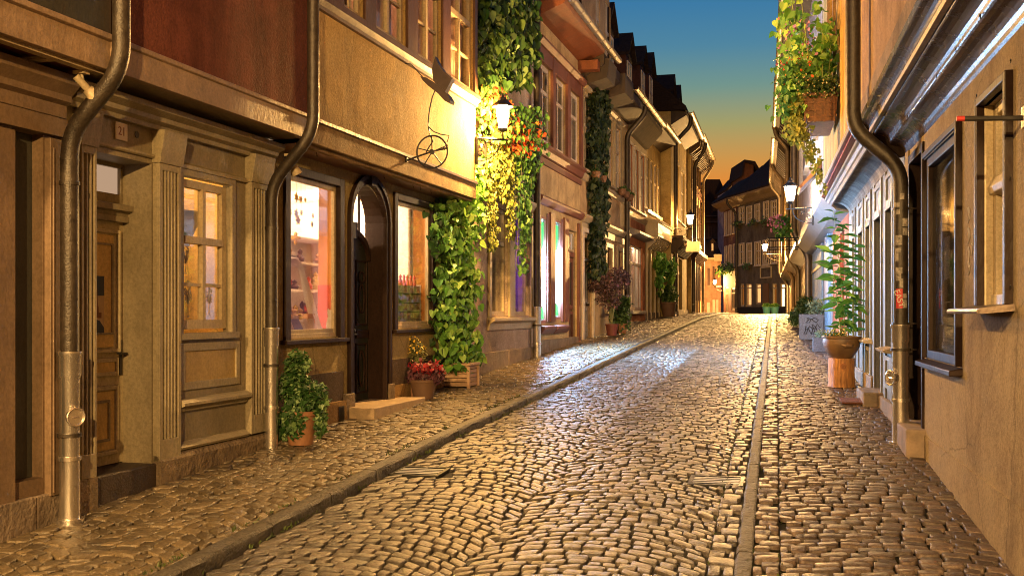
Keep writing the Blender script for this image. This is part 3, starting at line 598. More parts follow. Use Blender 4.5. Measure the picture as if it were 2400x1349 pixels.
text(nb, L, (s0+s1)/2, .0135, zc, '21', .085, mat('number_red', (.2, .02, .01), rough=.4, bump=0), 'numerals')
mk('vent_hole', MB(L).tube([(Ls(320), .001, L.Z(320, 316)), (Ls(320), .006, L.Z(320, 316))], .024, 16), IRON, b)
downpipe(b, L, 5.79, [(.50, 6.5), (.50, 2.98), (.12, 2.60), (.12, .1)], .056, 1.18, .12, hatch=.80, clamps=((.12, 2.28), (.12, .68)))
spot('small spotlight on the cornice end beside the second downpipe', L, 8.55, .24, 2.86, (.4, .3, -.8))

# ---- house C (golden, with the arched door)
c = thing('town_house', 'golden yellow house with arched dark door and two lit shop windows', 'house', L.W(11, 0, g(11)))
C1 = (8.93, 10.13, 1.22, 2.79, .10); C2 = (11.62, 12.93, 1.28, 2.82, .10); CD = (10.36, 11.36, .2, 2.93, .24)
mk('wall', MB(L).wall(8.58, 13.43, -.6, 2.99, 0, [C1, C2, CD]), PALEY, c)
shell(c, L, 8.59, 13.42, -.6, 7.8, 0, -4, PALEY)
m = MB(L); m.box(8.60, 13.45, .34, .425, 2.96, 3.18); m.box(8.6, 13.45, .30, .37, 2.93, 2.96); mk('jetty_beam', m, plaster('beam_plaster', (.42, .30, .15)), c, bevel=.006)
m = MB(L); m.prof([(.425, 3.15), (.445, 3.16), (.445, 3.19), (.425, 3.20)], 8.6, 13.46); mk('beam_trim', m, MIDBR, c)
m = MB(L); m.add([(8.6, 0, 2.95), (13.44, 0, 2.95), (13.44, .34, 2.965), (8.6, .34, 2.965)], [(0, 1, 2, 3)]); mk('jetty_soffit', m, mat('brown_soffit', (.20, .10, .06), rough=.4, var=.4), c)
CU = .42
uw = [(Ls(a_, CU), Ls(b_, CU)) for a_, b_ in ((700, 738), (762, 850), (877, 950), (975, 1033), (1052, 1108))]; uw[0] = (8.72, 9.0); uw[1] = (9.25, uw[1][1])
mk('upper_wall', MB(L).wall(8.62, 13.43, 3.18, 7.8, CU, [(a_, b_, 4.34, 6.1, .1) for a_, b_ in uw]).quad((13.43, CU, 3.18), (13.43, 0, 3.18), (13.43, 0, 7.8), (13.43, CU, 7.8)).quad((8.62, CU, 3.18), (8.62, 0, 3.18), (8.62, 0, 7.8), (8.62, CU, 7.8)), GOLD, c)
m = MB(L); m.prof([(CU, 4.17), (CU+.025, 4.18), (CU+.03, 4.21), (CU+.07, 4.25), (CU+.07, 4.31), (CU, 4.33)], 8.62, 13.45); mk('sill_band', m, MIDBR, c)
m = MB(L)
for (a_, b_), (c_, d_) in zip(uw, uw[1:] + [(13.43, 0)]): m.box(b_+.01, c_-.01 if c_ < 13.4 else 13.435, CU+.002, CU+.03, 4.33, 6.2)
mk('timber_post', m, MIDBR, c, bevel=.004)
PINKC = mat('pink_curtain', (.62, .38, .28), rough=.9, var=.3, scale=4, stretch=(6, 6, .4), bump=.2)
for a_, b_ in uw: wnd(c, L, a_, b_, 4.34, 6.08, CU-.03, CREAM, 2, 2, trans=.5, fw=.05, curtain=PINKC)
room(c, L, 8.6, 13.4, 4.2, 6.3, CU-.16, 1.4, mat('upstairs_wall', (.5, .3, .2), rough=.9), 'upper_room'); plight(c, L.W(10.5, -.5, 5.9), (1, .6, .35), 6); plight(c, L.W(12.6, -.5, 5.9), (1, .6, .35), 5)
# shop windows
def shopwin(par, F, h, of=.09, name='shop_window'):
    s0, s1, z0, z1 = h[:4]; m = MB(F)
    m.box(s0-of*.5, s0+of*.6, -.03, .03, z0-.02, z1+of*.5); m.box(s1-of*.6, s1+of*.5, -.03, .03, z0-.02, z1+of*.5); m.box(s0+of*.6, s1-of*.6, -.03, .03, z1-of*.4, z1+of*.5); m.box(s0-.1, s1+.08, -.05, .07, z0-.055, z0-.015)
    o = mk(name, m, DKBROWN, par, bevel=.005)
    m = MB(F); e = of*.6; w_ = .05; a_, b_, c_, d_ = s0+e, s1-e, z0-.01, z1-of*.4; panel(m, F, a_, b_, c_, d_, -.055, w_, .035); m.box(a_+w_, b_-w_, -.055, -.028, c_, c_+.09)
    mk('window_frame', m, CREAM, o, bevel=.004)
    mk('pane', MB(F).box(a_+.03, b_-.03, -.047, -.042, c_+.05, d_-.03), GL, o); return o
s1o = shopwin(c, L, C1); s2o = shopwin(c, L, C2)
RW = mat('white_shop_wall', (.72, .62, .50), rough=.8, var=.08, bump=0)
room(c, L, 8.7, 13.25, 1.0, 2.96, -.30, 1.9, RW); plight(c, L.W(10.2, -1.3, 2.7), (1, .72, .45), 34); plight(c, L.W(12.6, -1.3, 2.7), (1, .74, .48), 40)
AMB = mat('amber_wood', (.48, .20, .035), rough=.5, var=.4, stretch=(2, 2, .4), scale=4, spec=.2)
for k_, (x0_, x1_) in enumerate(((8.86, 10.24), (11.55, 13.03))):
    m = MB(L); m.box(x1_, x1_+.03, -.30, -.065, 1.16, 2.9); mk('amber_side_panel', m, AMB, c); m = MB(L); m.box(x0_, x1_, -.32, -.065, 1.14, 1.235); m.box(x0_, x1_, -.32, -.065, 2.86, 2.9); mk('display_base', m, RW, c)
    plight(c, L.W(x0_+.25, -.14, 2.80), (1, .66, .36), 5, r=.03, name='display_lamp')
for px, py in ((742, 338), (900, 392), (968, 412), (985, 420), (1010, 436)):
    s_ = L.S(px, .25); m = MB(L); m.tube([(s_, .25, 2.95), (s_, .25, 2.92), (s_+.012, .25, 2.905), (s_+.02, .25, 2.92)], .003, 5); mk('hook', m, IRON, c)
# arched door surround
cs, r0 = (10.27+11.46)/2, .5; zs = 2.48
def arch(a0, b0, n0, n1, zb, zspring, hw, ht, th, k=18):
    """arched band around an opening: half width hw, rise ht, thickness th"""
    m = MB(L); cx = (a0+b0)/2
    inn = [(cx-hw, zb)] + [(cx-hw*math.cos(math.pi*i/k), zspring+ht*math.sin(math.pi*i/k)) for i in range(k+1)] + [(cx+hw, zb)]
    out = [(cx-hw-th, zb)] + [(cx-(hw+th)*math.cos(math.pi*i/k), zspring+(ht+th)*math.sin(math.pi*i/k)) for i in range(k+1)] + [(cx+hw+th, zb)]
    n = len(inn)
    for i in range(n-1):
        q = [inn[i], inn[i+1], out[i+1], out[i]]
        m.add([(x, n0, z) for x, z in q] + [(x, n1, z) for x, z in q], [(0,1,2,3),(4,5,6,7),(0,1,5,4),(1,2,6,5),(2,3,7,6),(3,0,4,7)])
    return m
zb = .42
mb1 = arch(10.36, 11.36, -.03, .03, zb, zs, .46, .38, .10); mb2 = arch(10.36, 11.36, .03, .05, zb, zs, .52, .44, .05); mb1.v, k_ = mb1.v, len(mb1.v); mb1.f += [tuple(i+k_ for i in f) for f in mb2.f]; mb1.v += mb2.v
mb1.box(10.78, 10.94, .04, .075, zs+.36, zs+.50); mk('door_surround', mb1, DKBROWN, c, bevel=.004)
m = MB(L); kk = 10      # reveal lining and spandrels behind the arch
m.box(10.362, 10.40, -.24, -.03, zb, zs+.3); m.box(11.32, 11.358, -.24, -.03, zb, zs+.3)
for i in range(14):
    a_, b_ = math.pi*i/14, math.pi*(i+1)/14; p = lambda t, e: (10.86-(.46+e)*math.cos(t), zs+(.38+e)*math.sin(t))
    (x0, z0_), (x1, z1_) = p(a_, 0), p(b_, 0); m.quad((x0, -.03, z0_), (x1, -.03, z1_), (x1, -.24, z1_), (x0, -.24, z0_))
mk('reveal', m, DKBROWN, c)
m = MB(L)
for sg in (-1, 1):
    pts = [(10.86+sg*.505, zs+.1), (10.86+sg*.505, 2.935)] + [(10.86+sg*.5*math.cos(t), zs+.42*math.sin(t)) for t in [math.pi/2-i*math.pi/2/10 for i in range(11)]]
    pts[1] = (10.86+sg*.505, 2.935); pts.insert(2, (10.86, 2.935)); m.poly(pts, -.012, -.002)
mk('spandrel', m, PALEY, c)
GRNDOOR = paint('black_green_paint', (.025, .028, .018), rough=.3)
dn = -.2; m = MB(L); kk = 14; hw = .46
pts = [(10.40, zb), (11.32, zb), (11.32, 2.05)] + [(10.86+hw*math.cos(math.pi*i/kk), 2.05+.33*math.sin(math.pi*i/kk)) for i in range(1, kk)] + [(10.40, 2.05)]
m.poly(pts, dn-.05, dn); dc = mk('door', m, GRNDOOR, c)
m = MB(L); m.box(10.83, 10.89, dn, dn+.03, zb+.1, 2.33); m.box(10.80, 10.92, dn, dn+.045, 2.28, 2.46)
for i in range(kk):
    t0, t1 = math.pi*i/kk, math.pi*(i+1)/kk; q = [(10.86+(hw+e)*math.cos(t), 2.05+(.33+e*1.1)*math.sin(t)) for t, e in ((t0, 0), (t1, 0), (t1, -.06), (t0, -.06))]
    m.add([(x, dn, z) for x, z in q] + [(x, dn+.04, z) for x, z in q], [(0,1,2,3),(4,5,6,7),(0,1,5,4),(1,2,6,5),(2,3,7,6),(3,0,4,7)])
for sx_ in (10.615, 11.105):
    panel(m, L, sx_-.15, sx_+.15, .56, 1.12, dn, .022, .018); panel(m, L, sx_-.15, sx_+.15, 1.32, 2.05, dn, .022, .018); m.box(sx_-.16, sx_+.16, dn, dn+.025, 1.18, 1.27)
    for zc_, hh in ((.84, .2), (1.62, .16), (1.86, .06)):
        pp = [(sx_+.07*math.cos(t*.449), dn+.012, zc_+hh*math.sin(t*.449)) for t in range(15)]; m.tube(pp, .011, 6)
mk('door_carving', m, DKBROWN, dc, bevel=.003)
m = MB(L); m.ball(L.W(10.76, dn+.06, 1.42-.16), .035); m.tube([(10.76, dn, 1.26), (10.76, dn+.05, 1.26)], .012, 8); m.tube([(10.76, dn+.04, 1.22), (10.90, dn+.045, 1.225)], .012, 8); mk('handle', m, GRATE, dc, smooth=True)
m = MB(L); pts = [(10.86+(hw-.02)*math.cos(math.pi*i/kk), zs+.36*math.sin(math.pi*i/kk)) for i in range(kk+1)] + [(10.42, 2.2), (11.3, 2.2)]
m.poly(pts, dn-.03, dn-.024); fl = mk('fanlight', m, GL, c); m = MB(L); m.box(10.845, 10.875, dn-.04, dn-.005, 2.37, 2.86); m.box(10.6, 10.62, dn-.035, dn-.01, 2.3, 2.78); m.box(11.1, 11.12, dn-.035, dn-.01, 2.3, 2.78); mk('glazing_bar', m, DKBROWN, fl)
mk('door_step', MB(L).box(10.22, 11.75, -.2, .34, .1, g(11.6)+.074+.09), mat('sandstone_step', (.36, .26, .15), rough=.75, var=.3, scale=8, bump=.4), c, bevel=.01)
m = MB(L); m.box(10.15, 10.38, 0, .06, .1, .62); m.box(11.36, 11.5, 0, .06, .1, .65); mk('door_plinth', m, MC['peeling_plinth'], c, bevel=.01)
GREYPL = plaster('grey_brown_dado', (.10, .07, .055))
m = MB(L); m.box(8.6, 10.16, .001, .022, .55, .86); m.box(11.5, 13.43, .001, .022, .4, .92); mk('dado', m, GREYPL, c)
m = MB(L); m.box(8.6, 10.15, .001, .06, .1, .56); m.box(11.5, 13.43, .001, .035, .1, .62); mk('plinth', m, plaster('ochre_plinth', (.38, .24, .10)), c)
m = MB(L)
for i in range(6): m.box(9.98+i*.018, 9.988+i*.018, .06, .068, .36, .50)
m.box(9.96, 10.09, .06, .065, .35, .51); mk('cellar_vent', m, IRON, c)
downpipe(c, L, 8.44, [(.52, 7.5), (.52, 3.02), (.12, 2.58), (.12, .2)], .052, 1.30, .22, clamps=((.12, 2.2), (.12, 1.0)))
# ---- house D (pale, behind the hanging vines)
d4 = thing('town_house', 'pale house behind the hanging vines with a purple lit window', 'house', L.W(16, 0, g(16)))
D1 = (Ls(1148), Ls(1190), 1.42, 3.1, .12); D2 = (Ls(1203), Ls(1240), 1.42, 3.1, .12)
mk('wall', MB(L).wall(13.44, 18.36, -.3, 8.2, 0, [D1, D2]), PINKW, d4); shell(d4, L, 13.45, 18.35, -.3, 8.2, 0, -5, PINKW)
for h_ in (D1, D2): wnd(d4, L, h_[0], h_[1], h_[2], h_[3], -.05, CREAM, 1, 1, trans=.68, fw=.06)
m = MB(L); m.box(D1[0]-.12, D1[0]-.005, .002, .04, 1.4, 3.2); m.box(D1[1]+.005, D2[0]-.005, .002, .04, 1.4, 3.2); m.box(D2[1]+.005, D2[1]+.12, .002, .04, 1.4, 3.2); m.prof([(0, 3.2), (.05, 3.2), (.12, 3.3), (.12, 3.36), (0, 3.38)], D1[0]-.2, D2[1]+.2); m.prof([(0, 1.2), (.03, 1.2), (.05, 1.3), (.12, 1.34), (.12, 1.39), (0, 1.4)], D1[0]-.15, D2[1]+.15); mk('window_surround', m, CREAM, d4, bevel=.005)
room(d4, L, D2[0]-.1, D2[1]+.1, 1.35, 3.2, -.12, .8, mat('violet_wall', (.5, .35, .6), rough=.8)); plight(d4, L.W((D2[0]+D2[1])/2, -.5, 2.2), (.55, .2, 1), 1.6)
room(d4, L, D1[0]-.1, D1[1]+.1, 1.35, 3.2, -.12, .8, mat('dim_wall', (.25, .2, .16), rough=.8)); plight(d4, L.W(D1[0]+.4, -.6, 2.9), (1, .7, .4), 1.5)
m = MB(L)
for i in range(9): x = D2[0]+.1+i*.09; m.lathe(L.W(x, -.2, 1.42), [(.025, 0), (.03, .1), (.012, .14), (.012, .22+.05*(i % 3)), (.02, .26+.05*(i % 3))], 8)
mk('bottle', m, mat('bottle_glass', (.25, .2, .35), rough=.1), d4)
base_stone(d4, L, 13.45, 18.3, 0, .88)
downpipe(d4, L, 17.98, [(.11, 8.0), (.11, 6.0), (.11, .4)], .062, Lz(1258, 722, .1), .52, clamps=((.11, 3.0), (.11, 4.6), (.11, 1.25)))

# ---- house E (orange, lit shop)
e5 = thing('town_house', 'orange house with two bright shop windows and red framed windows above', 'house', L.W(20, 0, g(20)))
EW = [(Ls(1264), Ls(1281), 1.28, 3.22, .05), (Ls(1297), Ls(1315), 1.34, 3.25, .05), (Ls(1333), Ls(1352), .75, 3.15, .2)]
UE = [(Ls(1260), Ls(1290), 4.55, 6.0, .12), (Ls(1297), Ls(1325), 4.55, 6.0, .12), (Ls(1331), Ls(1357), 4.55, 6.0, .12)]
mk('wall', MB(L).wall(18.37, 22.17, -.3, 6.95, 0, EW+UE), ORNG, e5); shell(e5, L, 18.38, 22.16, -.3, 6.95, 0, -5, ORNG)
m = MB(L); m.prof([(0, 3.42), (.05, 3.44), (.1, 3.52), (.1, 3.56), (.04, 3.6), (0, 3.62)], 18.45, 22.15)
for x0, x1 in ((EW[0][1]+.02, EW[0][1]+.28), (EW[1][1]+.02, EW[1][1]+.28)): m.box(x1-.12, x1+.25, .002, .05, 1.3, 3.34); m.box(x0-.02, x0+.1, .002, .03, 1.3, 3.3)
m.box(EW[0][0]-.12, EW[0][0]-.005, .002, .04, 1.3, 3.34); m.box(EW[2][1]+.01, EW[2][1]+.12, .002, .05, .8, 3.34); mk('shop_frame', m, PINKR, e5, bevel=.004)
m = MB(L)
for h_ in EW[:2]: m.prof([(.0, 1.08), (.05, 1.08), (.13, 1.17), (.13, 1.22), (0, 1.24)], h_[0]-.12, h_[1]+.3)
mk('window_ledge', m, PINKR, e5, bevel=.004)
WHL = nosample(emis('white_light_panel', (.50, .75, 1.0), 12*LAMP)); GRL = emis('green_light_panel', (.01, .55, .10), 1.1)
for h_ in EW[:2]:
    o = wnd(e5, L, h_[0], h_[1], h_[2], h_[3], -.005, ROSE, 1, 1, fw=.04)
    mk('light_panel', MB(L).box(h_[0]+.02, h_[1]+.16, -.10, -.085, h_[2]+.32, h_[3]-.62), WHL, o)
    al = bpy.data.lights.new('tube_light', 'AREA'); al.shape = 'RECTANGLE'; al.size = 1.0; al.size_y = h_[1]-h_[0]-.14; al.energy = 120*LAMP; al.color = (.36, .60, 1.0); ao = bpy.data.objects.new('tube_light', al); C.objects.link(ao); ao.parent = o
    ao.location = Vector(L.W((h_[0]+h_[1])/2, -.055, (h_[2]+h_[3])/2-.1)) - top_loc(e5); ao.rotation_euler = (Vector((-L.nx, -L.ny, 0))).to_track_quat('Z', 'Y').to_euler(); ao.rotation_euler = Vector((L.nx, L.ny, 0)).to_track_quat('-Z', 'X').to_euler()
    m = MB(L); m.box(h_[0]+.02, h_[1]+.16, -.10, -.086, h_[3]-.6, h_[3]-.08); m.box(h_[0]+.02, h_[1]+.16, -.10, -.086, h_[2]+.08, h_[2]+.3); mk('green_panel', m, GRL, o)
room(e5, L, 18.4, 22.1, 1.2, 3.35, -.12, .7, mat('shop_white', (.6, .6, .6), rough=.9))
mk('door', MB(L).box(EW[2][0], EW[2][1], -.14, -.1, .75, 2.62), MIDBR, e5); m = MB(L); x0, x1 = EW[2][:2]; m.box(x0, x1, -.12, -.05, 2.62, 2.72); panel(m, L, x0+.03, x1-.03, .8, 1.5, -.1, .06, .03); panel(m, L, x0+.03, x1-.03, 1.55, 2.6, -.1, .08, .03); mk('door_frame', m, PINKR, e5); wnd(e5, L, x0, x1, 2.73, 3.14, -.06, CREAM, 2, 1, pane=MC['glowing_transom'])
mk('pane', MB(L).box(x0+.12, x1-.12, -.099, -.095, 1.64, 2.5), DARKGL, e5)
mk('door_step', MB(L).box(EW[2][0]-.05, EW[2][1]+.2, -.2, .15, .3, .78), STONE, e5, bevel=.01)
base_stone(e5, L, 18.5, 22.1, 0, .98)
for h_ in UE:
    wnd(e5, L, *h_[:4], -.04, WHITEP, 2, 1, trans=.66, fw=.085, pane=DARKGL); m = MB(L); m.box(h_[0]-.09, h_[0]-.002, -.02, .06, 4.5, 6.25); m.box(h_[1]+.002, h_[1]+.16, -.02, .06, 4.5, 6.25); m.box(h_[0], h_[1], -.02, .05, 6.0, 6.25)
    m.prof([(0, 6.25), (.08, 6.26), (.14, 6.34), (.14, 6.38), (0, 6.4)], h_[0]-.14, h_[1]+.2); mk('window_surround', m, PINKR, e5, bevel=.005)
m = MB(L); m.prof([(0, 4.3), (.05, 4.32), (.09, 4.42), (.14, 4.46), (.14, 4.5), (0, 4.52)], 18.5, 22.16); m.prof([(0, 4.16), (.03, 4.17), (.03, 4.27), (0, 4.29)], 18.5, 22.16); mk('string_course', m, PINKR, e5)
REDW = paint('red_eaves_board', (.26, .08, .03))
m = MB(L); m.prof([(0, 6.75), (.12, 6.78), (.5, 6.93), (.55, 7.02), (0, 7.05)], 18.37, 22.17); mk('eaves', m, REDW, e5); mk('eaves_beam', MB(L).box(21.9, 22.17, .0, .42, 6.55, 6.745), REDW, e5)
def gutter(par, F, s0, s1, n, z, r=.085, name='gutter'):
    m = MB(F); k = 10; st = [(n + r*math.cos(math.pi*i/k), z - r*math.sin(math.pi*i/k)) for i in range(k+1)]; inn = [(n + (r-.008)*math.cos(math.pi*i/k), z - (r-.008)*math.sin(math.pi*i/k)) for i in range(k, -1, -1)]
    m.prof(st + inn, s0, s1); s = s0+.3
    while s < s1: m.prof([(n+(r+.006)*math.cos(math.pi*i/k), z-(r+.006)*math.sin(math.pi*i/k)) for i in range(k+1)], s, s+.02); s += .7
    return mk(name, m, GUTTER, par)
gutter(e5, L, 17.5, 23.3, .62, 7.04)

# ---- roofs and dormers
def roof(par, F, s0, s1, z, n, pitch, run, m_=TILE, name='roof', t=.12):
    a = math.radians(pitch); h = run*math.tan(a); m = MB(F)
    m.prof([(n, z), (n, z+t), (n-run, z+t+h), (n-2*run, z+t), (n-2*run, z)], s0, s1)
    return mk(name, m, m_, par)
def dormer(par, F, s0, s1, z0, z1, n, back, fm, wm, hood=.12, gable=True):
    o = mk('dormer', MB(F).box(s0, s1, n-back, n, z0, z1), fm, par); sc = (s0+s1)/2; hw = (s1-s0)/2+hood; m = MB(F)
    if gable: m.poly([(sc-hw, z1-.02), (sc, z1+hw*.95), (sc+hw, z1-.02), (sc+hw, z1+.06), (sc, z1+hw*.95+.1), (sc-hw, z1+.06)], n-back, n+hood); m.poly([(sc-hw+.08, z1), (sc+hw-.08, z1), (sc, z1+hw*.9)], n-back, n+.01)
    else: m.prof([(n+hood, z1-.06), (n+hood, z1), (n-back, z1+.35), (n-back, z1)], s0-hood, s1+hood)
    mk('dormer_roof', m, TILE, o)
    m = MB(F); e = (s1-s0)*.16; panel(m, F, s0+e, s1-e, z0+.15, z1-.12, n, .05, .03); m.box(sc-.025, sc+.025, n, n+.03, z0+.2, z1-.17); m.box(s0+e+.05, s1-e-.05, n, n+.028, (z0+z1)/2+.1, (z0+z1)/2+.16); mk('window', m, wm, o)
    mk('pane', MB(F).box(s0+e+.04, s1-e-.04, n+.001, n+.008, z0+.19, z1-.16), DARKGL, o)
    return o
BRST = plaster('dark_red_dormer', (.09, .035, .025)); DKST = plaster('dark_brown_dormer', (.045, .028, .022))
roof(e5, L, 18.37, 22.17, 7.0, .5, 48, 3.2)
# attic storey over E/F
# ---- house F
f6 = thing('town_house', 'light orange house with a tall gable storey and dark leaf column', 'house', L.W(25, 0, g(25)))
FW = [(Ls(1365), Ls(1386), .85, 3.1, .15), (Ls(1420), Ls(1433), 1.5, 3.05, .12), (Ls(1447), Ls(1458), 1.5, 3.05, .12)]
FU = [(Ls(a_), Ls(b_), 4.55, 6.15, .1) for a_, b_ in ((1366, 1386), (1424, 1434), (1441, 1453))]
mk('wall', MB(L).wall(22.18, 28.25, -.3, 6.7, 0, FW+FU), PORNG, f6); shell(f6, L, 22.19, 28.24, -.3, 6.7, 0, -5, PORNG)
for h_ in FU:
    wnd(f6, L, *h_[:4], -.03, WHITEP, 2, 2, trans=.62, fw=.06, pane=DARKGL); casing(f6, L, *h_[:4], 0, .09, CREAM, .035, sill=.1, hood=.14)
for h_ in FW[1:]: wnd(f6, L, *h_[:4], -.05, MIDBR, 2, 2, trans=.66, fw=.06, pane=DARKGL); casing(f6, L, *h_[:4], 0, .1, CREAM, .035, sill=.08)
x0, x1 = FW[0][:2]; m = MB(L); m.box(x0, x1, -.14, -.1, .85, 2.6); o = mk('door', m, GREYP, f6); m = MB(L); panel(m, L, x0+.05, x1-.05, .95, 1.6, -.1, .08, .03); panel(m, L, x0+.05, x1-.05, 1.7, 2.55, -.1, .08, .03); m.box(x0, x1, -.12, -.04, 2.6, 2.68); mk('door_moulding', m, GREYP, o); mk('pane', MB(L).box(x0, x1, -.1, -.09, 2.68, 3.1), DARKGL, o)
mk('handle', MB(L).tube([(x1-.12, -.1, 1.65), (x1-.12, -.02, 1.65)], .02, 8), IRON, o)
m = MB(L); m.box(x0-.16, x0-.004, .002, .05, .85, 3.2); m.box(x1+.004, x1+.16, .002, .05, .85, 3.2); m.box(x0-.16, x1+.16, .002, .05, 3.2, 3.3); mk('door_frame', m, WHITEP, f6, bevel=.005)
m = MB(L); m.prof([(0, 3.4), (.05, 3.42), (.12, 3.52), (.12, 3.57), (0, 3.6)], 22.2, 28.2); m.prof([(0, 4.3), (.04, 4.32), (.08, 4.4), (.08, 4.45), (0, 4.47)], 22.2, 28.2); m.box(22.2, 28.2, .002, .03, 3.25, 3.4); mk('string_course', m, CREAM, f6)
mk('door_step', MB(L).box(x0-.25, x1+.3, -.2, .2, .3, .9), STONE, f6, bevel=.01); base_stone(f6, L, 23.6, 28.2, 0, .95)
m = MB(L); m.prof([(0, 6.5), (.1, 6.5), (.5, 6.72), (.5, 6.95), (.05, 7.0), (0, 7.0)], 22.2, 28.3); mk('eaves', m, DKWOOD, f6)
m = MB(L); m.prof([(0, 6.35), (.62, 6.5), (.62, 6.95), (0, 6.95)], 24.2, 25.4); m.prof([(0, 6.3), (.55, 6.45), (.6, 6.85), (0, 6.85)], 22.3, 23.2); mk('box_gutter', m, DKWOOD, f6)
mk('upper_wall', MB(L).wall(22.3, 25.6, 6.95, 10.2, .0, [(Ls(1396), Ls(1406), 7.3, 9.0, .1), (Ls(1419), Ls(1431), 7.35, 8.9, .1)]), PORNG, f6); shell(f6, L, 22.3, 25.6, 6.95, 10.2, 0, -3, DKST, 'gable_side')
for p0, p1 in ((1396, 1406), (1419, 1431)): wnd(f6, L, Ls(p0), Ls(p1), 7.3, 8.95, -.03, WHITEP, 2, 2, trans=.55, fw=.06, pane=DARKGL)
gutter(f6, L, 25.3, 30.6, .68, 6.86); roof(f6, L, 25.6, 28.3, 6.9, .5, 50, 2.2)
downpipe(f6, L, 27.5, [(.6, 6.8), (.58, 6.6), (.12, 6.1), (.12, .8)], .07, 1.9, .78, clamps=((.12, 4.5), (.12, 3.0)))
dormer(f6, L, 26.5, 27.6, 7.2, 8.7, -.25, 2, BRST, WHITEP)

# ---- house G1 red, G2 pale yellow
g7 = thing('town_house', 'salmon red house with three tall white windows and pale eaves', 'house', L.W(30, 0, g(30)))
GU = [(Ls(a_), Ls(b_), 4.35, 6.05, .08) for a_, b_ in ((1474, 1482), (1487, 1496), (1500, 1509))]; GS = (Ls(1476), Ls(1506), 1.55, 3.35, .12)
mk('wall', MB(L).wall(28.26, 31.5, .2, 7.0, 0, GU+[GS]), SALM, g7); shell(g7, L, 28.27, 31.49, .2, 7.0, 0, -5, SALM)
for h_ in GU: wnd(g7, L, *h_[:4], -.03, WHITEP, 2, 2, trans=.62, fw=.07, pane=DARKGL); casing(g7, L, *h_[:4], 0, .1, WHITEP, .03, sill=.08)
m = MB(L); m.prof([(0, 4.05), (.05, 4.1), (.08, 4.2), (0, 4.25)], 28.3, 31.5); mk('string_course', m, CREAM, g7); m = MB(L); m.prof([(0, 6.3), (.1, 6.32), (.5, 6.75), (.52, 6.85), (0, 6.9)], 28.3, 31.5); mk('eaves', m, mat('dull_tan_eaves', (.13, .105, .07), rough=.95, spec=.02), g7); m = MB(L); m.prof([(0, 6.12), (.04, 6.12), (.05, 6.25), (0, 6.295)], 28.3, 31.5); mk('eaves_trim', m, CREAM, g7)
LITC = mat('lit_pink_curtain', (.75, .5, .45), rough=.9, bump=0)
wnd(g7, L, *GS[:4], -.05, WHITEP, 4, 1, trans=.72, fw=.07, curtain=LITC, cur_n=.15); room(g7, L, GS[0]-.1, GS[1]+.1, 1.4, 3.5, -.12, .9, RW); plight(g7, L.W((GS[0]+GS[1])/2, -.12, 3.2), (1, .75, .55), 10)
m = MB(L); m.prof([(0, 3.55), (.05, 3.56), (.3, 3.62), (.3, 3.68), (0, 3.8)], GS[0]-.15, GS[1]+.25); mk('cornice', m, GREYP, g7); mk('sill', MB(L).box(GS[0]-.1, GS[1]+.1, .002, .1, 1.45, 1.54), GREYP, g7); base_stone(g7, L, 28.3, 31.4, 0, 1.25)
g8 = thing('town_house', 'pale yellow house with dark windows over a bracketed shopfront', 'house', L.W(33, 0, g(33)))
GV = [(Ls(a_), Ls(b_), 4.6, 6.15, .08) for a_, b_ in ((1515, 1521), (1524, 1530), (1533, 1539), (1541, 1546))]
GT = [(Ls(a_), Ls(b_), 1.5, 3.35, .2) for a_, b_ in ((1527, 1534), (1538, 1545))]
mk('wall', MB(L).wall(31.51, 34.89, .2, 7.1, 0, GV+GT), YELL, g8); shell(g8, L, 31.52, 34.88, .2, 7.1, 0, -5, YELL)
for h_ in GV: wnd(g8, L, *h_[:4], -.03, WHITEP, 2, 2, trans=.6, fw=.06, pane=DARKGL)
for h_ in GT: wnd(g8, L, *h_[:4], -.08, CREAM, 2, 1, trans=.75, fw=.09, pane=DARKGL)
m = MB(L); m.box(31.55, 34.85, .0, .38, 3.75, 4.15); m.prof([(0, 4.15), (.42, 4.15), (.46, 4.22), (0, 4.28)], 31.5, 34.88)
for i in range(8): x = 31.7+i*.42; m.prof([(0, 3.4), (.06, 3.4), (.28, 3.6), (.34, 3.75), (0, 3.75)], x, x+.16)
mk('shop_fascia', m, CREAM, g8); m = MB(L); m.prof([(0, 4.45), (.08, 4.47), (.1, 4.55), (0, 4.57)], 31.5, 34.88); mk('string_course', m, CREAM, g8)
m = MB(L)
for x in (31.6, 32.4, 33.3, 34.2): m.box(x, x+.14, .002, .06, 1.2, 3.4)
mk('pilaster', m, CREAM, g8); base_stone(g8, L, 31.5, 34.8, 0, 1.5)
gutter(g8, L, 31.2, 34.9, .6, 7.05); m = MB(L); m.prof([(0, 6.7), (.5, 6.95), (.5, 7.05), (0, 7.1)], 31.5, 34.9); mk('eaves', m, DKWOOD, g8)
roof(g7, L, 28.3, 31.5, 6.9, .5, 50, 2.0); roof(g8, L, 31.5, 34.9, 7.0, .5, 52, 2.1)
for (pp, s0, s1, z0, z1) in ((g7, 29.2, 30.3, 7.3, 8.6), (g8, 31.8, 32.8, 7.5, 8.9), (g8, 33.5, 34.5, 7.6, 9.1)): dormer(pp, L, s0, s1, z0, z1, -.2, 2, BRST, WHITEP)

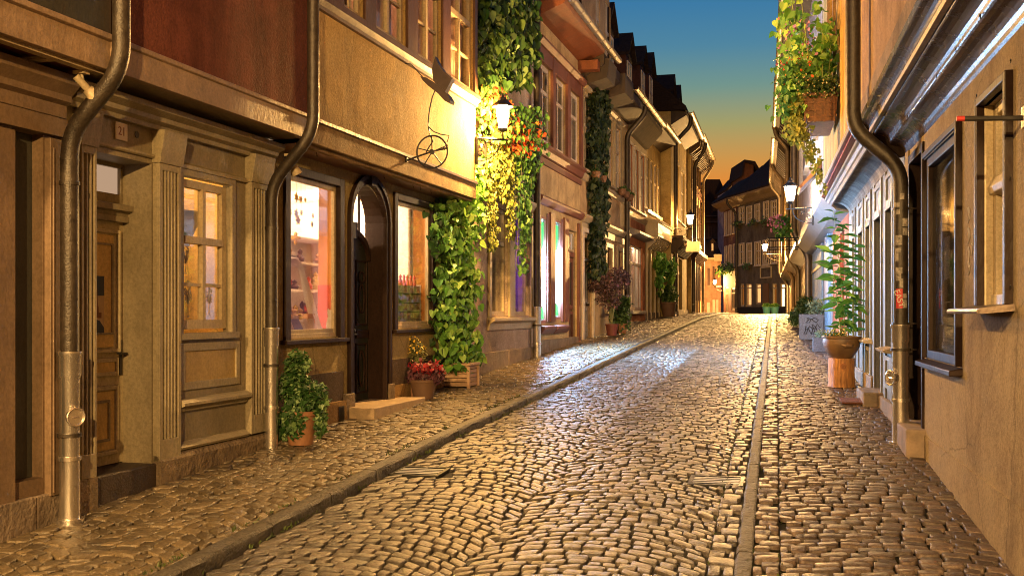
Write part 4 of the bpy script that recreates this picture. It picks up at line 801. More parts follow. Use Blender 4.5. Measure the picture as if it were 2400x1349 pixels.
# ---- houses H1, H2 (projecting, own direction)
h9 = thing('town_house', 'yellow projecting house beside the far left lantern', 'house', H.W(3, 0, g(38)))
Hs = lambda px, n=0.0: H.S(px, n)
HA = [(Hs(1581), Hs(1591), 4.7, 6.6, .1), (Hs(1594), Hs(1603), 4.7, 6.6, .1)]; e1 = Hs(1612)
mk('wall', MB(H).wall(0, e1, .5, 8.1, 0, HA+[(.6, 2.2, 1.5, 3.4, .2), (2.8, 4.2, 1.5, 3.4, .2)]).quad((0,0,3.9),(0,-.6,3.9),(0,-.6,8.1),(0,0,8.1)), YELL, h9)
shell(h9, H, 0.01, e1-.01, .5, 8.1, 0, -5, YELL)
for h_ in HA: wnd(h9, H, *h_[:4], -.03, WHITEP, 2, 2, trans=.6, fw=.08, pane=DARKGL); casing(h9, H, *h_[:4], 0, .1, CREAM, .03, sill=.08)
for h_ in ((.6, 2.2, 1.5, 3.4), (2.8, 4.2, 1.5, 3.4)): wnd(h9, H, *h_, -.1, MIDBR, 3, 1, trans=.75, fw=.09, pane=DARKGL)
m = MB(H)
for i in range(14): x = .1+i*.35; m.prof([(0, 3.45), (.1, 3.45), (.38, 3.75), (.38, 3.9), (0, 3.9)], x, x+.14)
m.box(0, e1, 0, .4, 3.9, 4.0); mk('carved_bracket', m, DKWOOD, h9)
h10 = thing('town_house', 'timber framed house with carved deep eaves at the end of the left row', 'house', H.W(10, 0, g(45)))
e2 = 12.0
HB = [(e1+.5+i*1.15, e1+1.35+i*1.15, z0, z0+1.5, .08) for z0 in (4.5, 6.75) for i in range(11) if e1+1.4+i*1.15 < e2]
mk('wall', MB(H).wall(e1, e2, .5, 8.6, .12, HB), YELL, h10); shell(h10, H, e1, e2, .5, 8.6, .12, -5, YELL)
for h_ in HB: wnd(h10, H, *h_[:4], .08, MIDBR if h_[2] > 6 else WHITEP, 2, 2, trans=.6, fw=.09, pane=DARKGL)
m = MB(H)
for z in (4.25, 6.3, 6.5, 8.35): m.box(e1, e2, .121, .16, z, z+.14)
for i in range(12): x = e1+.2+i*1.15; m.box(x, x+.13, .122, .155, 4.4, 8.35) if x < e2-.1 else None
mk('timber_frame', m, MIDBR, h10)
m = MB(H); k = int((e2+1)/.42)
for i in range(k): x = .2+i*.42; m.prof([(0.1, 7.55), (.18, 7.55), (.5, 7.8), (.54, 8.07), (.1, 8.2)], x, x+.15) if x > e1-1 else None
m.prof([(0.1, 8.2), (.58, 8.07), (.60, 8.15), (.1, 8.7)], e1-1.2, e2+.15); mk('carved_eaves', m, DKWOOD, h10)
m = MB(H)
for i in range(18): x = e1+.1+i*.55; m.prof([(.1, 3.5), (.2, 3.5), (.42, 3.8), (.42, 3.95), (.1, 3.95)], x, x+.2) if x < e2-.2 else None
for i in range(9): x = e1+.4+i*1.2; m.box(x, x+.12, .121, .18, 1.4, 3.5) if x < e2-.2 else None
mk('carved_bracket', m, MIDBR, h10)
for i in range(8): x = e1+.6+i*1.2; mk('shop_pane', MB(H).box(x, x+.9, .122, .135, 2.0, 3.4), DARKGL, h10) if x < e2-1 else None
gutter(h10, H, e1-1.6, e2+.2, .66, 8.15, .10); gutter(h9, H, -.2, e1-1.6, .65, 8.0, .1)
m = MB(H); m.prof([(0, 7.6), (.5, 7.9), (.5, 8.0), (0, 8.1)], 0, e1-1.2); mk('eaves', m, DKWOOD, h9)
roof(h9, H, -.2, e1, 8.05, .5, 42, 2.2); roof(h10, H, e1, e2+.2, 8.2, .6, 42, 2.0)
downpipe(h9, H, .35, [(.62, 8.0), (.6, 7.6), (.12, 7.1), (.12, 1.4)], .07, 1.5, 1.4)
downpipe(h10, H, e1+.2, [(.66, 8.1), (.64, 7.8), (.25, 7.2), (.25, 4.2), (.3, 4.0), (.2, 3.5), (.2, 1.4)], .07, 1.5, 1.4)
downpipe(h10, H, e2-.3, [(.66, 8.1), (.64, 7.8), (.25, 7.2), (.25, 1.4)], .06, 1.5, 1.4, oldm=GUTTER)
for (s0, z0) in ((.8, 8.0), (3.0, 8.1)): dormer(h9, H, s0, s0+1.0, z0, z0+.85, -.1, 1.6, DKST, MIDBR)
for s0 in (e1+1, e1+4.0): dormer(h10, H, s0, s0+1.2, 8.5, 9.15, -.1, 1.6, DKST, MIDBR, gable=False)
base_stone(h9, H, 0, e1, 0, 1.6)

# ================================================================== RIGHT HOUSES
Rs = lambda px, n=0.0: R.S(px, n)
Rz = lambda px, py, n=0.0: R.Z(px, py, n)
R1P = plaster('beige_roughcast', (.44, .34, .20), bump=.6, bscale=120, scale=3, streak=.12, var=.15); R1U = plaster('apricot_plaster', (.52, .34, .20), streak=.2)
DKGLOSS = mat('dark_gloss_timber', (.035, .02, .017), rough=.27, rvar=.03, var=.5, scale=5, bump=0, spec=.45)
r1 = thing('town_house', 'beige roughcast house with glossy dark coved jetty at the right edge', 'house', R.W(8, 0, g(8)))
RD = (9.80, 10.70, .44, 2.92, .30); RA = (Rs(2255)+.06, 9.62, 1.08, 2.76, .16); RB = (6.48, 7.26, 1.50, 2.76, .14)
mk('wall', MB(R).wall(-2, 11.13, -.8, 3.06, 0, [RD, RA, RB]), R1P, r1); shell(r1, R, -2, 11.12, -.8, 7.8, 0, -5, R1P)
mk('upper_wall', MB(R).wall(-2, 11.13, 3.4, 7.8, .4).quad((11.13, .4, 3.4), (11.13, 0, 3.4), (11.13, 0, 7.8), (11.13, .4, 7.8)), R1U, r1)
def coveprof(a0, b0, a1, b1, k=6, bulge=.04):
    return [(a0+(a1-a0)*(1-math.cos(math.pi/2*i/k)), b0+(b1-b0)*math.sin(math.pi/2*i/k)) for i in range(k+1)]
m = MB(R); pr = [(0, 3.0)] + coveprof(.012, 3.02, .14, 3.12) + [(.15, 3.13)] + coveprof(.155, 3.14, .28, 3.22) + [(.29, 3.225)] ; pr += [(.30, 3.26), (.0, 3.3)]
m.prof(pr, -2, 11.1); mk('cove', m, DKGLOSS, r1, smooth=False)
m = MB(R); m.prof([(.30, 3.235), (.335, 3.24), (.34, 3.27), (.30, 3.275)], -2, 11.12); mk('ledge', m, CREAM, r1)
m = MB(R); m.prof([(.30, 3.275)] + coveprof(.34, 3.275, .42, 3.33, 4) + [(.43, 3.335), (.43, 3.39), (.41, 3.42), (.30, 3.44)], -2, 11.12); mk('jetty_moulding', m, DKGLOSS, r1)
mk('wall_band', MB(R).box(-2, 11.13, .401, .412, 3.42, 3.56), plaster('grey_band', (.40, .30, .22)), r1)
m = MB(R); m.prof([(0, 3.0), (.10, 2.98), (.44, 3.30), (.44, 3.45), (0, 3.4)], 11.13, 11.17); mk('jetty_end_board', m, DKBROWN, r1)
m = MB(R); m.prof([(.02, 3.02), (.05, 3.0), (.47, 3.36), (.45, 3.40)], 11.17, 11.2); m.prof([(.10, 3.0), (.13, 2.97), (.40, 3.2), (.38, 3.24)], 11.2, 11.24); mk('loose_board', m, mat('splintered_board', (.40, .36, .28), rough=.7, var=.5), r1)
m = MB(R); m.box(-2, 9.75, .0, .012, -.8, .405); mk('plinth', m, R1P, r1)
m = MB(R)
for i in range(13): s = 1.0+i*.78; m.tube([(s+math.cos(t)*.014, .165, 3.125+math.sin(t)*.014) for t in [k*.9 for k in range(7)]], .003, 5)
mk('hook', m, IRON, r1)
# doorway
m = MB(R); m.box(9.79, 9.86, -.28, .02, .46, 2.92); m.box(10.66, 10.71, -.28, .02, .46, 2.92); m.box(9.79, 10.71, -.28, .02, 2.86, 2.94); mk('door_frame', m, DKBROWN, r1, bevel=.004)
m = MB(R); m.box(9.86, 10.66, -.28, -.24, .45, 2.86); o = mk('door', m, mat('oxblood_door', (.05, .02, .012), rough=.5), r1); m = MB(R); panel(m, R, 9.93, 10.59, .6, 1.4, -.24, .04, .02); panel(m, R, 9.93, 10.59, 1.55, 2.7, -.24, .04, .02); mk('door_moulding', m, DKBROWN, o)
mk('door_step', MB(R).box(9.72, 10.78, -.3, .16, -.2, .455), mat('brown_sandstone', (.26, .19, .13), rough=.8, var=.4, bump=.5), r1, bevel=.015)
m = MB(R); m.box(10.72, 10.92, .0, .02, .1, 3.0); mk('corner_strip', m, plaster('peeling_cream', (.55, .42, .22), streak=.5), r1)
def rwin(h, fm, inner, curtain=None, cols=1, trans=None, rows=1):
    s0, s1, z0, z1 = h[:4]; m = MB(R); m.box(s0-.06, s0, -.03, .045, z0, z1+.05); m.box(s1, s1+.06, -.03, .045, z0, z1+.05); m.box(s0, s1, -.03, .045, z1, z1+.05)
    o = mk('window', m, fm, r1, bevel=.006); return o
o = rwin(RA, DKBROWN, None); s0, s1, z0, z1 = RA[:4]
m = MB(R); m.box(s1-.012, s1-.002, .011, .03, z0, z1); m.box(s0+.002, s0+.012, .011, .03, z0, z1); m.box(s0+.012, s1-.012, .016, .03, z1-.012, z1-.002); mk('jamb_lining', m, DKBROWN, r1)
m = MB(R); m.box(s0, s0+.08, -.06, .01, z0, z1); m.box(s1-.12, s1, -.06, .01, z0, z1); m.box(s0+.08, s1-.12, -.06, .01, z1-.08, z1); m.box(s0+.08, s1-.12, -.06, .015, z0, z0+.07); m.prof([(-.05, z0-.06), (.09, z0-.07), (.09, z0-.03), (-.05, z0)], s0-.08, s1+.08); mk('window_frame', m, DKBROWN, o, bevel=.006)
mk('pane', MB(R).box(s0+.07, s1-.11, -.03, -.024, z0+.06, z1-.07), glass('shop_pane_reflective', .5, (.75, .75, .75)), o)
mk('notice', MB(R).box(8.75, 9.0, -.04, -.036, 1.72, 2.05), PAPER, o)
room(r1, R, s0-.1, s1+.1, z0-.2, z1+.1, -.16, 1.2, mat('grey_shop_wall', (.16, .13, .10), rough=.8)); plight(r1, R.W(8.6, -.8, 2.6), (1, .75, .5), 1.2)
m = MB(R); m.box(8.4, 9.4, -.9, -.5, 1.0, 1.6); m.box(8.1, 8.3, -.9, -.5, 1.0, 2.1); mk('display_shelf', m, MIDBR, r1)
o = rwin(RB, DKBROWN, None); s0, s1, z0, z1 = RB[:4]
m = MB(R); m.box(s0, s0+.05, -.14, -.06, z0, z1); m.box(s1-.09, s1, -.14, -.06, z0, z1); m.box(s0, s1, -.14, -.06, z1-.07, z1); m.box(s0, s1, -.14, -.04, z0, z0+.07); m.prof([(-.12, 2.18), (-.03, 2.2), (-.02, 2.24), (-.05, 2.3), (-.12, 2.3)], s0, s1); m.box((s0+s1)/2-.03, (s0+s1)/2+.03, -.13, -.05, z0+.07, z1-.07); m.box(s1-.02, s1-.002, -.06, -.005, z0, z1); mk('window_frame', m, paint('bright_cream_paint', (.72, .60, .38)), o, bevel=.006)
mk('jamb_lining', MB(R).box(s1-.012, s1-.002, -.004, .04, z0, z1), DKBROWN, r1)
mk('pane', MB(R).box(s0+.05, s1-.09, -.11, -.105, z0+.06, z1-.07), GL, o); q = MB(R); k = 24; q.add([(s0+(s1-s0)*i/k, -.2+.012*math.sin(i*1.9), z) for i in range(k+1) for z in (z0, z1)], [(2*i, 2*i+2, 2*i+3, 2*i+1) for i in range(k)]); mk('curtain', q, CURT, o)
m = MB(R); m.prof([(-.05, z0-.03), (.17, z0-.05), (.19, z0-.045), (.19, z0-.02), (.05, z0+.0), (-.05, z0+.01)], s0-.1, s1+.12); m.tube([(s0-.1, .185, z0-.035), (s1+.12, .185, z0-.035)], .014, 8); mk('sill_shelf', m, mat('sheet_metal_sill', (.2, .15, .12), rough=.35, metal=.6), o)
m = MB(R)
for (p0, p1, pz) in ((2291, 0, 330),): pass
for zz in (2.85, 2.2, 1.6):
    for ss in (RB[0]-.09, RB[1]+.10): m.tube([(ss+.01*math.cos(t), .02, zz+.01*math.sin(t)) for t in [k*.9 for k in range(7)]], .0025, 5)
mk('hook', m, IRON, r1)
# scratched graffiti on the roughcast
m = MB(R); random.seed(3)
sg = Rs(2272)
for (z, rr, n_) in ((2.12, .05, 16), (1.98, .045, 14), (1.85, .035, 12), (1.76, .03, 10)):
    m.tube([(sg+rr*math.sin(i*.9)*(.5+.5*math.sin(i*.35)), .004, z+.05*math.sin(i*.6)+random.uniform(-.01, .01)) for i in range(n_)], .0035, 4)
m.tube([(sg-.15, .004, 1.98), (sg-.10, .004, 1.84), (sg-.17, .004, 1.9), (sg-.08, .004, 1.92)], .003, 4); mk('scratched_graffiti', m, mat('chalk_line', (.6, .55, .5), rough=.8, bump=0), r1)
random.seed(11)
t = thing('wall_rod', 'dark rod with a red tip sticking out of the right wall', 'flag holder', R.W(6.3, 0, 2.45)); zr = EYE + (735-300)/FP*R.Y(2300, .5); sr = 6.15
m = MB(R); m.tube([(sr, 0, 2.49), (sr, .30, 2.50)], .014, 12); mk('rod', m, IRON, t); m = MB(R); m.tube([(sr, .30, 2.50), (sr, .34, 2.501)], .0145, 12); mk('tip', m, mat('red_cap', (.35, .02, .015), rough=.5), t); mk('wall_plate', MB(R).box(sr-.03, sr+.03, 0, .012, 2.44, 2.55), STEEL, t)
dp = downpipe(r1, R, 10.43, [(.54, 7.6), (.54, 3.18), (.12, 2.80), (.12, .2)], .068, 1.32, .24, hatch=.86, clamps=((.12, 2.42), (.12, 1.36), (.12, 1.12), (.54, 4.6)))
m = MB(R)                      # stickers wrapped on the pipe
random.seed(5)
def patch(m, z0, z1, a0, a1, r=.0705):
    c0 = R.W(10.43, .12, 0); base = math.atan2(-c0[1], -c0[0]); k = 6
    vs = [(c0[0]+r*math.cos(base+a0+(a1-a0)*i/k), c0[1]+r*math.sin(base+a0+(a1-a0)*i/k), z) for i in range(k+1) for z in (z0, z1)]; m.raw(vs, [(2*i, 2*i+2, 2*i+3, 2*i+1) for i in range(k)])
for i in range(13): z = 1.5+i*.085+random.uniform(-.02, .02); a_ = random.uniform(-.9, .3); patch(m, z, z+random.uniform(.04, .09), a_, a_+random.uniform(.4, .9), .0705+i*.0002)
mk('sticker', m, mat('grubby_sticker', (.34, .30, .25), rough=.6, var=.7, scale=30, dark=(.04, .035, .03), bump=0), dp)
m = MB(R); patch(m, 1.50, 1.68, -.55, .25, .0745); stk = mk('red_sticker', m, mat('sticker_red', (.45, .02, .02), rough=.5, bump=0), dp)
c0 = Vector(R.W(10.43, .12, 1.59)); dirc = Vector((-c0.x, -c0.y, 0)).normalized(); a_ = Vector((-dirc.y, dirc.x, 0))
cu = bpy.data.curves.new('sticker_text', 'FONT'); cu.body = 'EASY'; cu.size = .075; cu.extrude = .0006; cu.align_x = 'CENTER'; cu.align_y = 'CENTER'; cu.materials.append(PAPER); o = curve_to_mesh(cu, 'sticker_text'); o.parent = stk; dirr = (dirc*math.cos(-.15)+a_*math.sin(-.15)); o.location = c0 + dirr*.079 - top_loc(stk)
from mathutils import Matrix
x_ = Vector((0, 0, 1)).cross(dirr).normalized(); M_ = Matrix((x_, Vector((0, 0, 1)), dirr)).transposed(); o.rotation_euler = (M_ @ Matrix.Rotation(-1.25, 3, 'Z')).to_euler()

# ---- R2 grey blue shopfront
r2 = thing('town_house', 'grey blue timber shopfront under a bright orange upper storey', 'house', R.W(14.5, 0, g(14)))
BLUEG = paint('grey_blue_paint', (.24, .25, .25), rough=.4); ORUP = plaster('bright_orange_plaster', (.60, .38, .12), streak=.45)
ops = [(Rs(b_), Rs(a_)) for a_, b_ in ((2079, 2093), (2052, 2067), (2032, 2042), (2014, 2024), (2000, 2005))]
zb2 = [1.08, .50, 1.12, 1.12, .6]; holes = [(a_, b_, z_, 2.62, .22) for (a_, b_), z_ in zip(ops, zb2)]
mk('wall', MB(R).wall(11.14, 18.2, -.3, 3.3, 0, holes), BLUEG, r2); shell(r2, R, 11.15, 18.19, -.3, 7.9, 0, -5, BLUEG)
m = MB(R)
for (a_, b_), z_ in zip(ops, zb2):
    m.box(a_-.07, a_-.002, .002, .022, .5, 3.05); m.box(b_+.002, b_+.07, .002, .022, .5, 3.05); panel(m, R, a_+.01, b_-.01, 2.66, 3.0, .001, .05, .02); m.box(a_, b_, .003, .03, 2.60, 2.66)
mk('shopfront_post', m, paint('pale_blue_grey', (.27, .275, .26), rough=.5), r2, bevel=.005)
m = MB(R)
ap = MB(R)
for i in (0, 2, 3): a_, b_ = ops[i]; m.prof([(0, zb2[i]-.06), (.10, zb2[i]-.05), (.12, zb2[i]-.02), (0, zb2[i]+.01)], a_-.12, b_+.12); panel(ap, R, a_-.04, b_+.04, .62, zb2[i]-.1, .001, .05, .02)
mk('apron_panel', ap, MC['pale_blue_grey'], r2); mk('sill', m, paint('worn_cream_sill', (.45, .36, .24)), r2, bevel=.004)
for i, (a_, b_) in enumerate(ops):
    o = mk('window' if i != 1 else 'door', MB(R).box(a_, b_, -.2, -.18, zb2[i], 2.62), DARKGL, r2); m = MB(R); panel(m, R, a_, b_, zb2[i], 2.62, -.18, .05, .03); mk('window_frame' if i != 1 else 'door_frame', m, paint('green_grey', (.12, .13, .10)), o)
m = MB(R)
for a_, b_ in ((12.6, 13.35),): m.box(ops[1][0]-.12, ops[1][1]+.1, -.2, .22, .0, .53)
m.box(11.14, ops[1][0]-.12, -.1, .05, .0, .5); m.box(ops[1][1]+.1, 18.2, -.1, .05, .2, .66); mk('stone_base', m, STONE, r2, bevel=.015)
COVE2 = plaster('dirty_white_cove', (.30, .28, .25), streak=.6, var=.5)
m = MB(R); m.prof([(0, 3.05)] + coveprof(.005, 3.05, .26, 3.24, 8) + [(.26, 3.3), (0, 3.3)], 11.3, 18.0); mk('cove', m, COVE2, r2)
m = MB(R); m.prof([(.26, 3.22), (.29, 3.2), (.31, 3.23), (.33, 3.24), (.35, 3.28), (.38, 3.29), (.38, 3.33), (.26, 3.34)], 11.25, 18.1); mk('cornice', m, paint('silver_grey_moulding', (.26, .26, .26), rough=.4), r2)
m = MB(R); m.prof([(.30, 3.34), (.44, 3.35), (.44, 3.37), (.36, 3.40), (.30, 3.40)], 11.25, 18.1); mk('russet_trim', m, paint('russet_paint', (.40, .09, .04)), r2)
m = MB(R); m.prof([(.30, 3.40), (.47, 3.40), (.46, 3.46), (.42, 3.58), (.30, 3.58)], 11.2, 18.15); mk('fascia', m, paint('pale_fascia', (.42, .40, .38), rough=.4), r2)
U2 = (15.2, 16.4, 4.55, 6.3, .1)
mk('upper_wall', MB(R).wall(11.14, 18.2, 3.56, 7.9, .4, [U2]).quad((11.14, .4, 3.5), (11.14, 0, 3.5), (11.14, 0, 7.9), (11.14, .4, 7.9)), ORUP, r2)
wnd(r2, R, *U2[:4], .36, WHITEP, 2, 2, trans=.6, fw=.07, pane=DARKGL); casing(r2, R, *U2[:4], .4, .1, paint('tan_wood', (.35, .22, .1)), .04)
# ---- R3 salmon strip and blue windowed wall
r3 = thing('town_house', 'white house with blue barred windows and a salmon red doorway', 'house', R.W(25, 0, g(25)))
RSAL = plaster('salmon_red_wall', (.62, .17, .09)); LAV = plaster('lavender_white_plaster', (.50, .50, .56), streak=.2); BLUEP = paint('sky_blue_paint', (.20, .34, .50)); 
B3 = [(26.0, 27.4, 1.75, 3.1, .06), (28.2, 30.4, 1.75, 3.1, .06)]
mk('wall', MB(R).wall(22.4, 31.3, -.2, 3.3, 0, B3), LAV, r3); shell(r3, R, 18.21, 31.3, -.2, 8.1, 0, -5, LAV)
mk('doorway_wall', MB(R).wall(18.2, 22.4, -.2, 3.3, 0, [(19.2, 20.3, .8, 2.9, .2)]), RSAL, r3); mk('door', MB(R).box(19.15, 20.35, -.2, -.16, .7, 2.95), paint('maroon_paint', (.16, .03, .02)), r3)
m = MB(R); m.box(22.9, 24.2, .002, .06, .7, 3.2); m.box(25.9, 26.0, .002, .04, 1.7, 3.15); m.box(27.4, 28.2, .002, .03, 1.7, 3.15)
for i in range(14): x = 26.05+i*.33; m.box(x, x+.1, -.03, .05, 1.75, 3.1)
mk('blue_post', m, BLUEP, r3); m = MB(R)
for z in (1.72, 2.55): m.box(25.9, 30.6, .02, .07, z, z+.07)
mk('window_rail', m, CREAM, r3)
for h_ in B3: mk('window', MB(R).box(h_[0], h_[1], -.05, -.04, h_[2], h_[3]), LAV, r3)
m = MB(R); m.prof([(0, 3.1), (.2, 3.15), (.42, 3.36), (.44, 3.55), (0, 3.6)], 18.2, 31.3); mk('cornice', m, paint('silver_grey_moulding', (.36, .36, .36)), r3)
PKW = plaster('pinkish_upper_plaster', (.55, .40, .33))
U3 = [(20.0, 21.1, 4.6, 6.3, .08), (23.6, 24.7, 4.6, 6.3, .08), (27.6, 28.7, 4.6, 6.3, .08)]
mk('upper_wall', MB(R).wall(18.2, 31.3, 3.5, 8.1, .4, U3), PKW, r3)
for h_ in U3: wnd(r3, R, *h_[:4], .37, BLUEP, 2, 2, trans=.6, fw=.08, pane=DARKGL); casing(r3, R, *h_[:4], .4, .12, WHITEP, .05, sill=.1)
m = MB(R); m.prof([(.4, 3.9), (.75, 3.55), (.78, 3.58), (.42, 3.98)], 18.5, 19.6); mk('door_hood', m, mat('copper_hood', (.30, .15, .10), rough=.35, metal=.4), r3)
downpipe(r3, R, 31.2, [(.52, 8.0), (.52, 3.7), (.14, 3.1), (.14, 1.2)], .085, 1.3, 1.2, oldm=GUTTER)
# ---- R4..R6 distant right row
def farhouse(label, s0, s1, top, wm, nn, post, shopm, npost, wincols, oldm=GUTTER):
    t = thing('town_house', label, 'house', R.W((s0+s1)/2, 0, g(R.W(s0, 0, 0)[1])))
    ww = (s1-s0)/wincols; hs = [(s0+ww*(i+.28), s0+ww*(i+.72), z0, z0+1.45, .07) for i in range(wincols) for z0 in (4.4, 6.7) if z0+1.6 < top]
    mk('wall', MB(R).wall(s0, s1, 3.4, top, nn, hs), wm, t); mk('shopfront', MB(R).box(s0, s1, -.3, -.12, .8, 3.3), shopm, t); shell(t, R, s0+.01, s1-.01, .8, top, 0, -5, wm)
    for h_ in hs: wnd(t, R, *h_[:4], nn-.03, WHITEP, 2, 2, trans=.62, fw=.08, pane=DARKGL)
    m = MB(R)
    for i in range(npost): x = s0+(s1-s0)*(i+.1)/npost; m.box(x, x+.13, -.12, .06, 1.2, 3.2)
    mk('shopfront_post', m, post, t); m = MB(R); m.prof([(-.1, 3.1), (.06, 3.1), (nn-.05, 3.3), (nn+.05, 3.4), (nn+.05, 3.52), (-.1, 3.52)], s0, s1); mk('cornice', m, post, t)
    m = MB(R); m.prof([(nn, top-.5), (nn+.12, top-.45), (nn+.5, top-.1), (nn+.5, top), (nn, top+.1)], s0, s1); mk('eaves', m, DKWOOD, t)
    m = MB(R); k = int((s1-s0)/.6)
    for i in range(k): x = s0+.1+i*.6; m.prof([(nn, top-.75), (nn+.08, top-.75), (nn+.4, top-.4), (nn+.4, top-.12), (nn, top-.1)], x, x+.12)
    mk('rafter_end', m, DKWOOD, t); gutter(t, R, s0, s1, nn+.55, top, .09); roof(t, R, s0, s1, top, nn+.5, 55, 2.4)
    downpipe(t, R, s1-.2, [(nn+.55, top-.05), (nn+.5, top-.3), (nn+.1, top-.8), (nn+.1, 3.6), (.14, 3.0), (.14, 1.3)], .075, 1.5, 1.3, oldm=oldm); return t
for hh, s0, s1, top in ((r1, -2, 11.13, 7.8), (r2, 11.14, 18.2, 7.9), (r3, 18.2, 31.3, 8.1)):
    m = MB(R); m.prof([(.4, top-.3), (.9, top-.05), (.9, top+.03), (.4, top+.1)], s0, s1); mk('eaves', m, DKWOOD, hh); roof(hh, R, s0, s1, top, .9, 50, 2.6); gutter(hh, R, s0, s1, .96, top+.02)
GILT = paint('dark_gilded_post', (.22, .15, .07), rough=.35)
r4 = farhouse('cream house with slim dark glinting posts behind the right lantern', 31.3, 40, 8.2, plaster('cream_far', (.55, .42, .24)), .42, GILT, DKBROWN, 10, 4)
r5 = farhouse('narrow yellow house with bracketed jetty further along the right row', 40, 47, 7.9, YELL, .45, GILT, DKBROWN, 9, 3)
r6 = farhouse('last tall house of the right row with dark timber eaves', 47, 58, 8.4, plaster('tan_far', (.42, .30, .17)), .45, GILT, MIDBR, 10, 5)

# ================================================================== FAR BUILDINGS
DA = Fr(15.45, 75, 0, 1); ang = math.degrees(math.atan2(15.45-17.4, 75-63.5))
DA = Fr(17.4, 63.5, ang, 1)
DKG = plaster('dark_olive_plaster', (.17, .135, .09), streak=.3); BRN = plaster('red_brown_plaster', (.26, .11, .06)); 
fd = thing('town_house', 'dark olive three storey house closing the street under a sweeping tiled roof', 'house', DA.W(5, 0, 1.4))
FZ = lambda px, py, F=None: (F or DA).Z(px, py)
LW = max(0, 0)
cols_t = [(1733, 1744, 486, 522), (1751, 1762, 484, 524), (1770, 1781, 479, 519), (1790, 1802, 473, 518), (1808, 1820, 471, 510)]
cols_m = [(1733, 1744, 571, 621), (1751, 1762, 570, 618), (1770, 1782, 567, 622), (1789, 1802, 563, 620), (1807, 1821, 560, 617)]
sD = lambda px: DA.S(px); hs = []
for a_, b_, y0, y1 in cols_t + cols_m: hs.append((sD(b_), sD(a_), DA.Z((a_+b_)/2, y1), DA.Z((a_+b_)/2, y0), .08))
sh = [(sD(b_), sD(a_), DA.Z((a_+b_)/2, y1), DA.Z((a_+b_)/2, y0), .15) for a_, b_, y0, y1 in ((1810, 1820, 663, 722), (1828, 1839, 663, 722), (1771, 1783, 664, 712), (1735, 1744, 664, 718), (1748, 1761, 664, 718))]
for i, h_ in enumerate(sh): sh[i] = (h_[0], h_[1], max(1.75, h_[2]), min(3.6, max(3.2, h_[3])), .15)
sEnd = DA.S(1728); sBeg = 0.0
mk('wall', MB(DA).wall(-1, sEnd, 1.0, 9.2, 0, hs+sh), DKG, fd); shell(fd, DA, -1, sEnd, 1.0, 9.2, 0, -7, DKG)
for h_ in hs: wnd(fd, DA, *h_[:4], -.03, WHITEP, 2, 2, trans=.62, fw=.07, pane=DARKGL, mull=.03); casing(fd, DA, *h_[:4], 0, .05, WHITEP, .04, sill=.1)
WARM = emis('warm_lit_window', (1, .62, .24), 1.4); WARMD = emis('dim_lit_window', (1, .5, .18), .35)
for i, h_ in enumerate(sh): o = wnd(fd, DA, *h_[:4], -.05, CREAM, 1, 1, fw=.1, trans=.8); mk('lit_interior', MB(DA).box(h_[0]-.1, h_[1]+.1, -.7, -.65, h_[2], h_[3]), WARM if i < 2 else WARMD, o)
sd0, sd1 = sD(1802), sD(1790); mk('door', MB(DA).box(sd0, sd1, .001, .05, 1.42, 3.4), MIDBR, fd)
m = MB(DA); cc = (sd0+sd1)/2; panel(m, DA, cc-.9, cc+.9, 3.75, 4.5, .02, .08, .05); m.poly([(cc-.7, 4.5), (cc+.7, 4.5), (cc+.3, 4.75), (cc, 4.95), (cc-.3, 4.75)], .02, .08); mk('sign_frame', m, CREAM, fd)
FB = Fr(*DA.W(sEnd, 0, 0)[:2], -2.6, 1); fb = thing('town_house', 'narrow red brown house left of the dark olive house with white triple windows', 'house', FB.W(2, 0, 1.4))
eB = 3.9; bs = [((i+.35)*1.22, (i+.35)*1.22+.62, z0, z1, .08) for i in range(3) for z0, z1 in ((7.1, 8.75), (4.75, 6.3))]; bsh = [(.4, 1.6, 1.7, 3.3, .12), (2.5, 3.3, 1.45, 3.4, .12)]
mk('wall', MB(FB).wall(0, eB, 1.0, 9.2, 0, bs+bsh), BRN, fb); shell(fb, FB, 0, eB, 1.0, 9.2, 0, -6, BRN)
for h_ in bs: wnd(fb, FB, *h_[:4], -.03, WHITEP, 2, 2, trans=.62, fw=.08, pane=DARKGL, mull=.035); casing(fb, FB, *h_[:4], 0, .05, WHITEP, .04, sill=.1)
for h_ in bsh: wnd(fb, FB, *h_[:4], -.03, CREAM, 2, 1, trans=.75, fw=.12, pane=DARKGL)
m = MB(DA); m.prof([(0, 8.9), (.15, 8.95), (.35, 9.15), (.75, 9.35), (.8, 9.5), (0, 9.6)], -1.5, sEnd); mk('eaves', m, mat('carved_tan_eaves', (.26, .18, .10), rough=.6, var=.4, scale=8), fd)
m = MB(FB); m.prof([(0, 8.9), (.15, 8.95), (.35, 9.15), (.75, 9.35), (.8, 9.5), (0, 9.6)], 0, eB+.5); mk('eaves', m, MC['carved_tan_eaves'], fb)
roof(fd, DA, -1.5, sEnd-1.5, 9.45, .8, 44, 3.2); roof(fd, DA, sEnd-1.5, sEnd, 9.45, .8, 40, 2.6); roof(fb, FB, 0, eB+.5, 9.45, .8, 38, 2.0)
downpipe(fd, DA, sEnd-.1, [(.8, 9.4), (.75, 9.0), (.12, 8.4), (.12, 1.5)], .08, 1.6, 1.45)
mk('baseboard', MB(DA).box(-1, sEnd, .001, .03, 1.2, 1.9), plaster('dark_base', (.03, .026, .02)), fd)
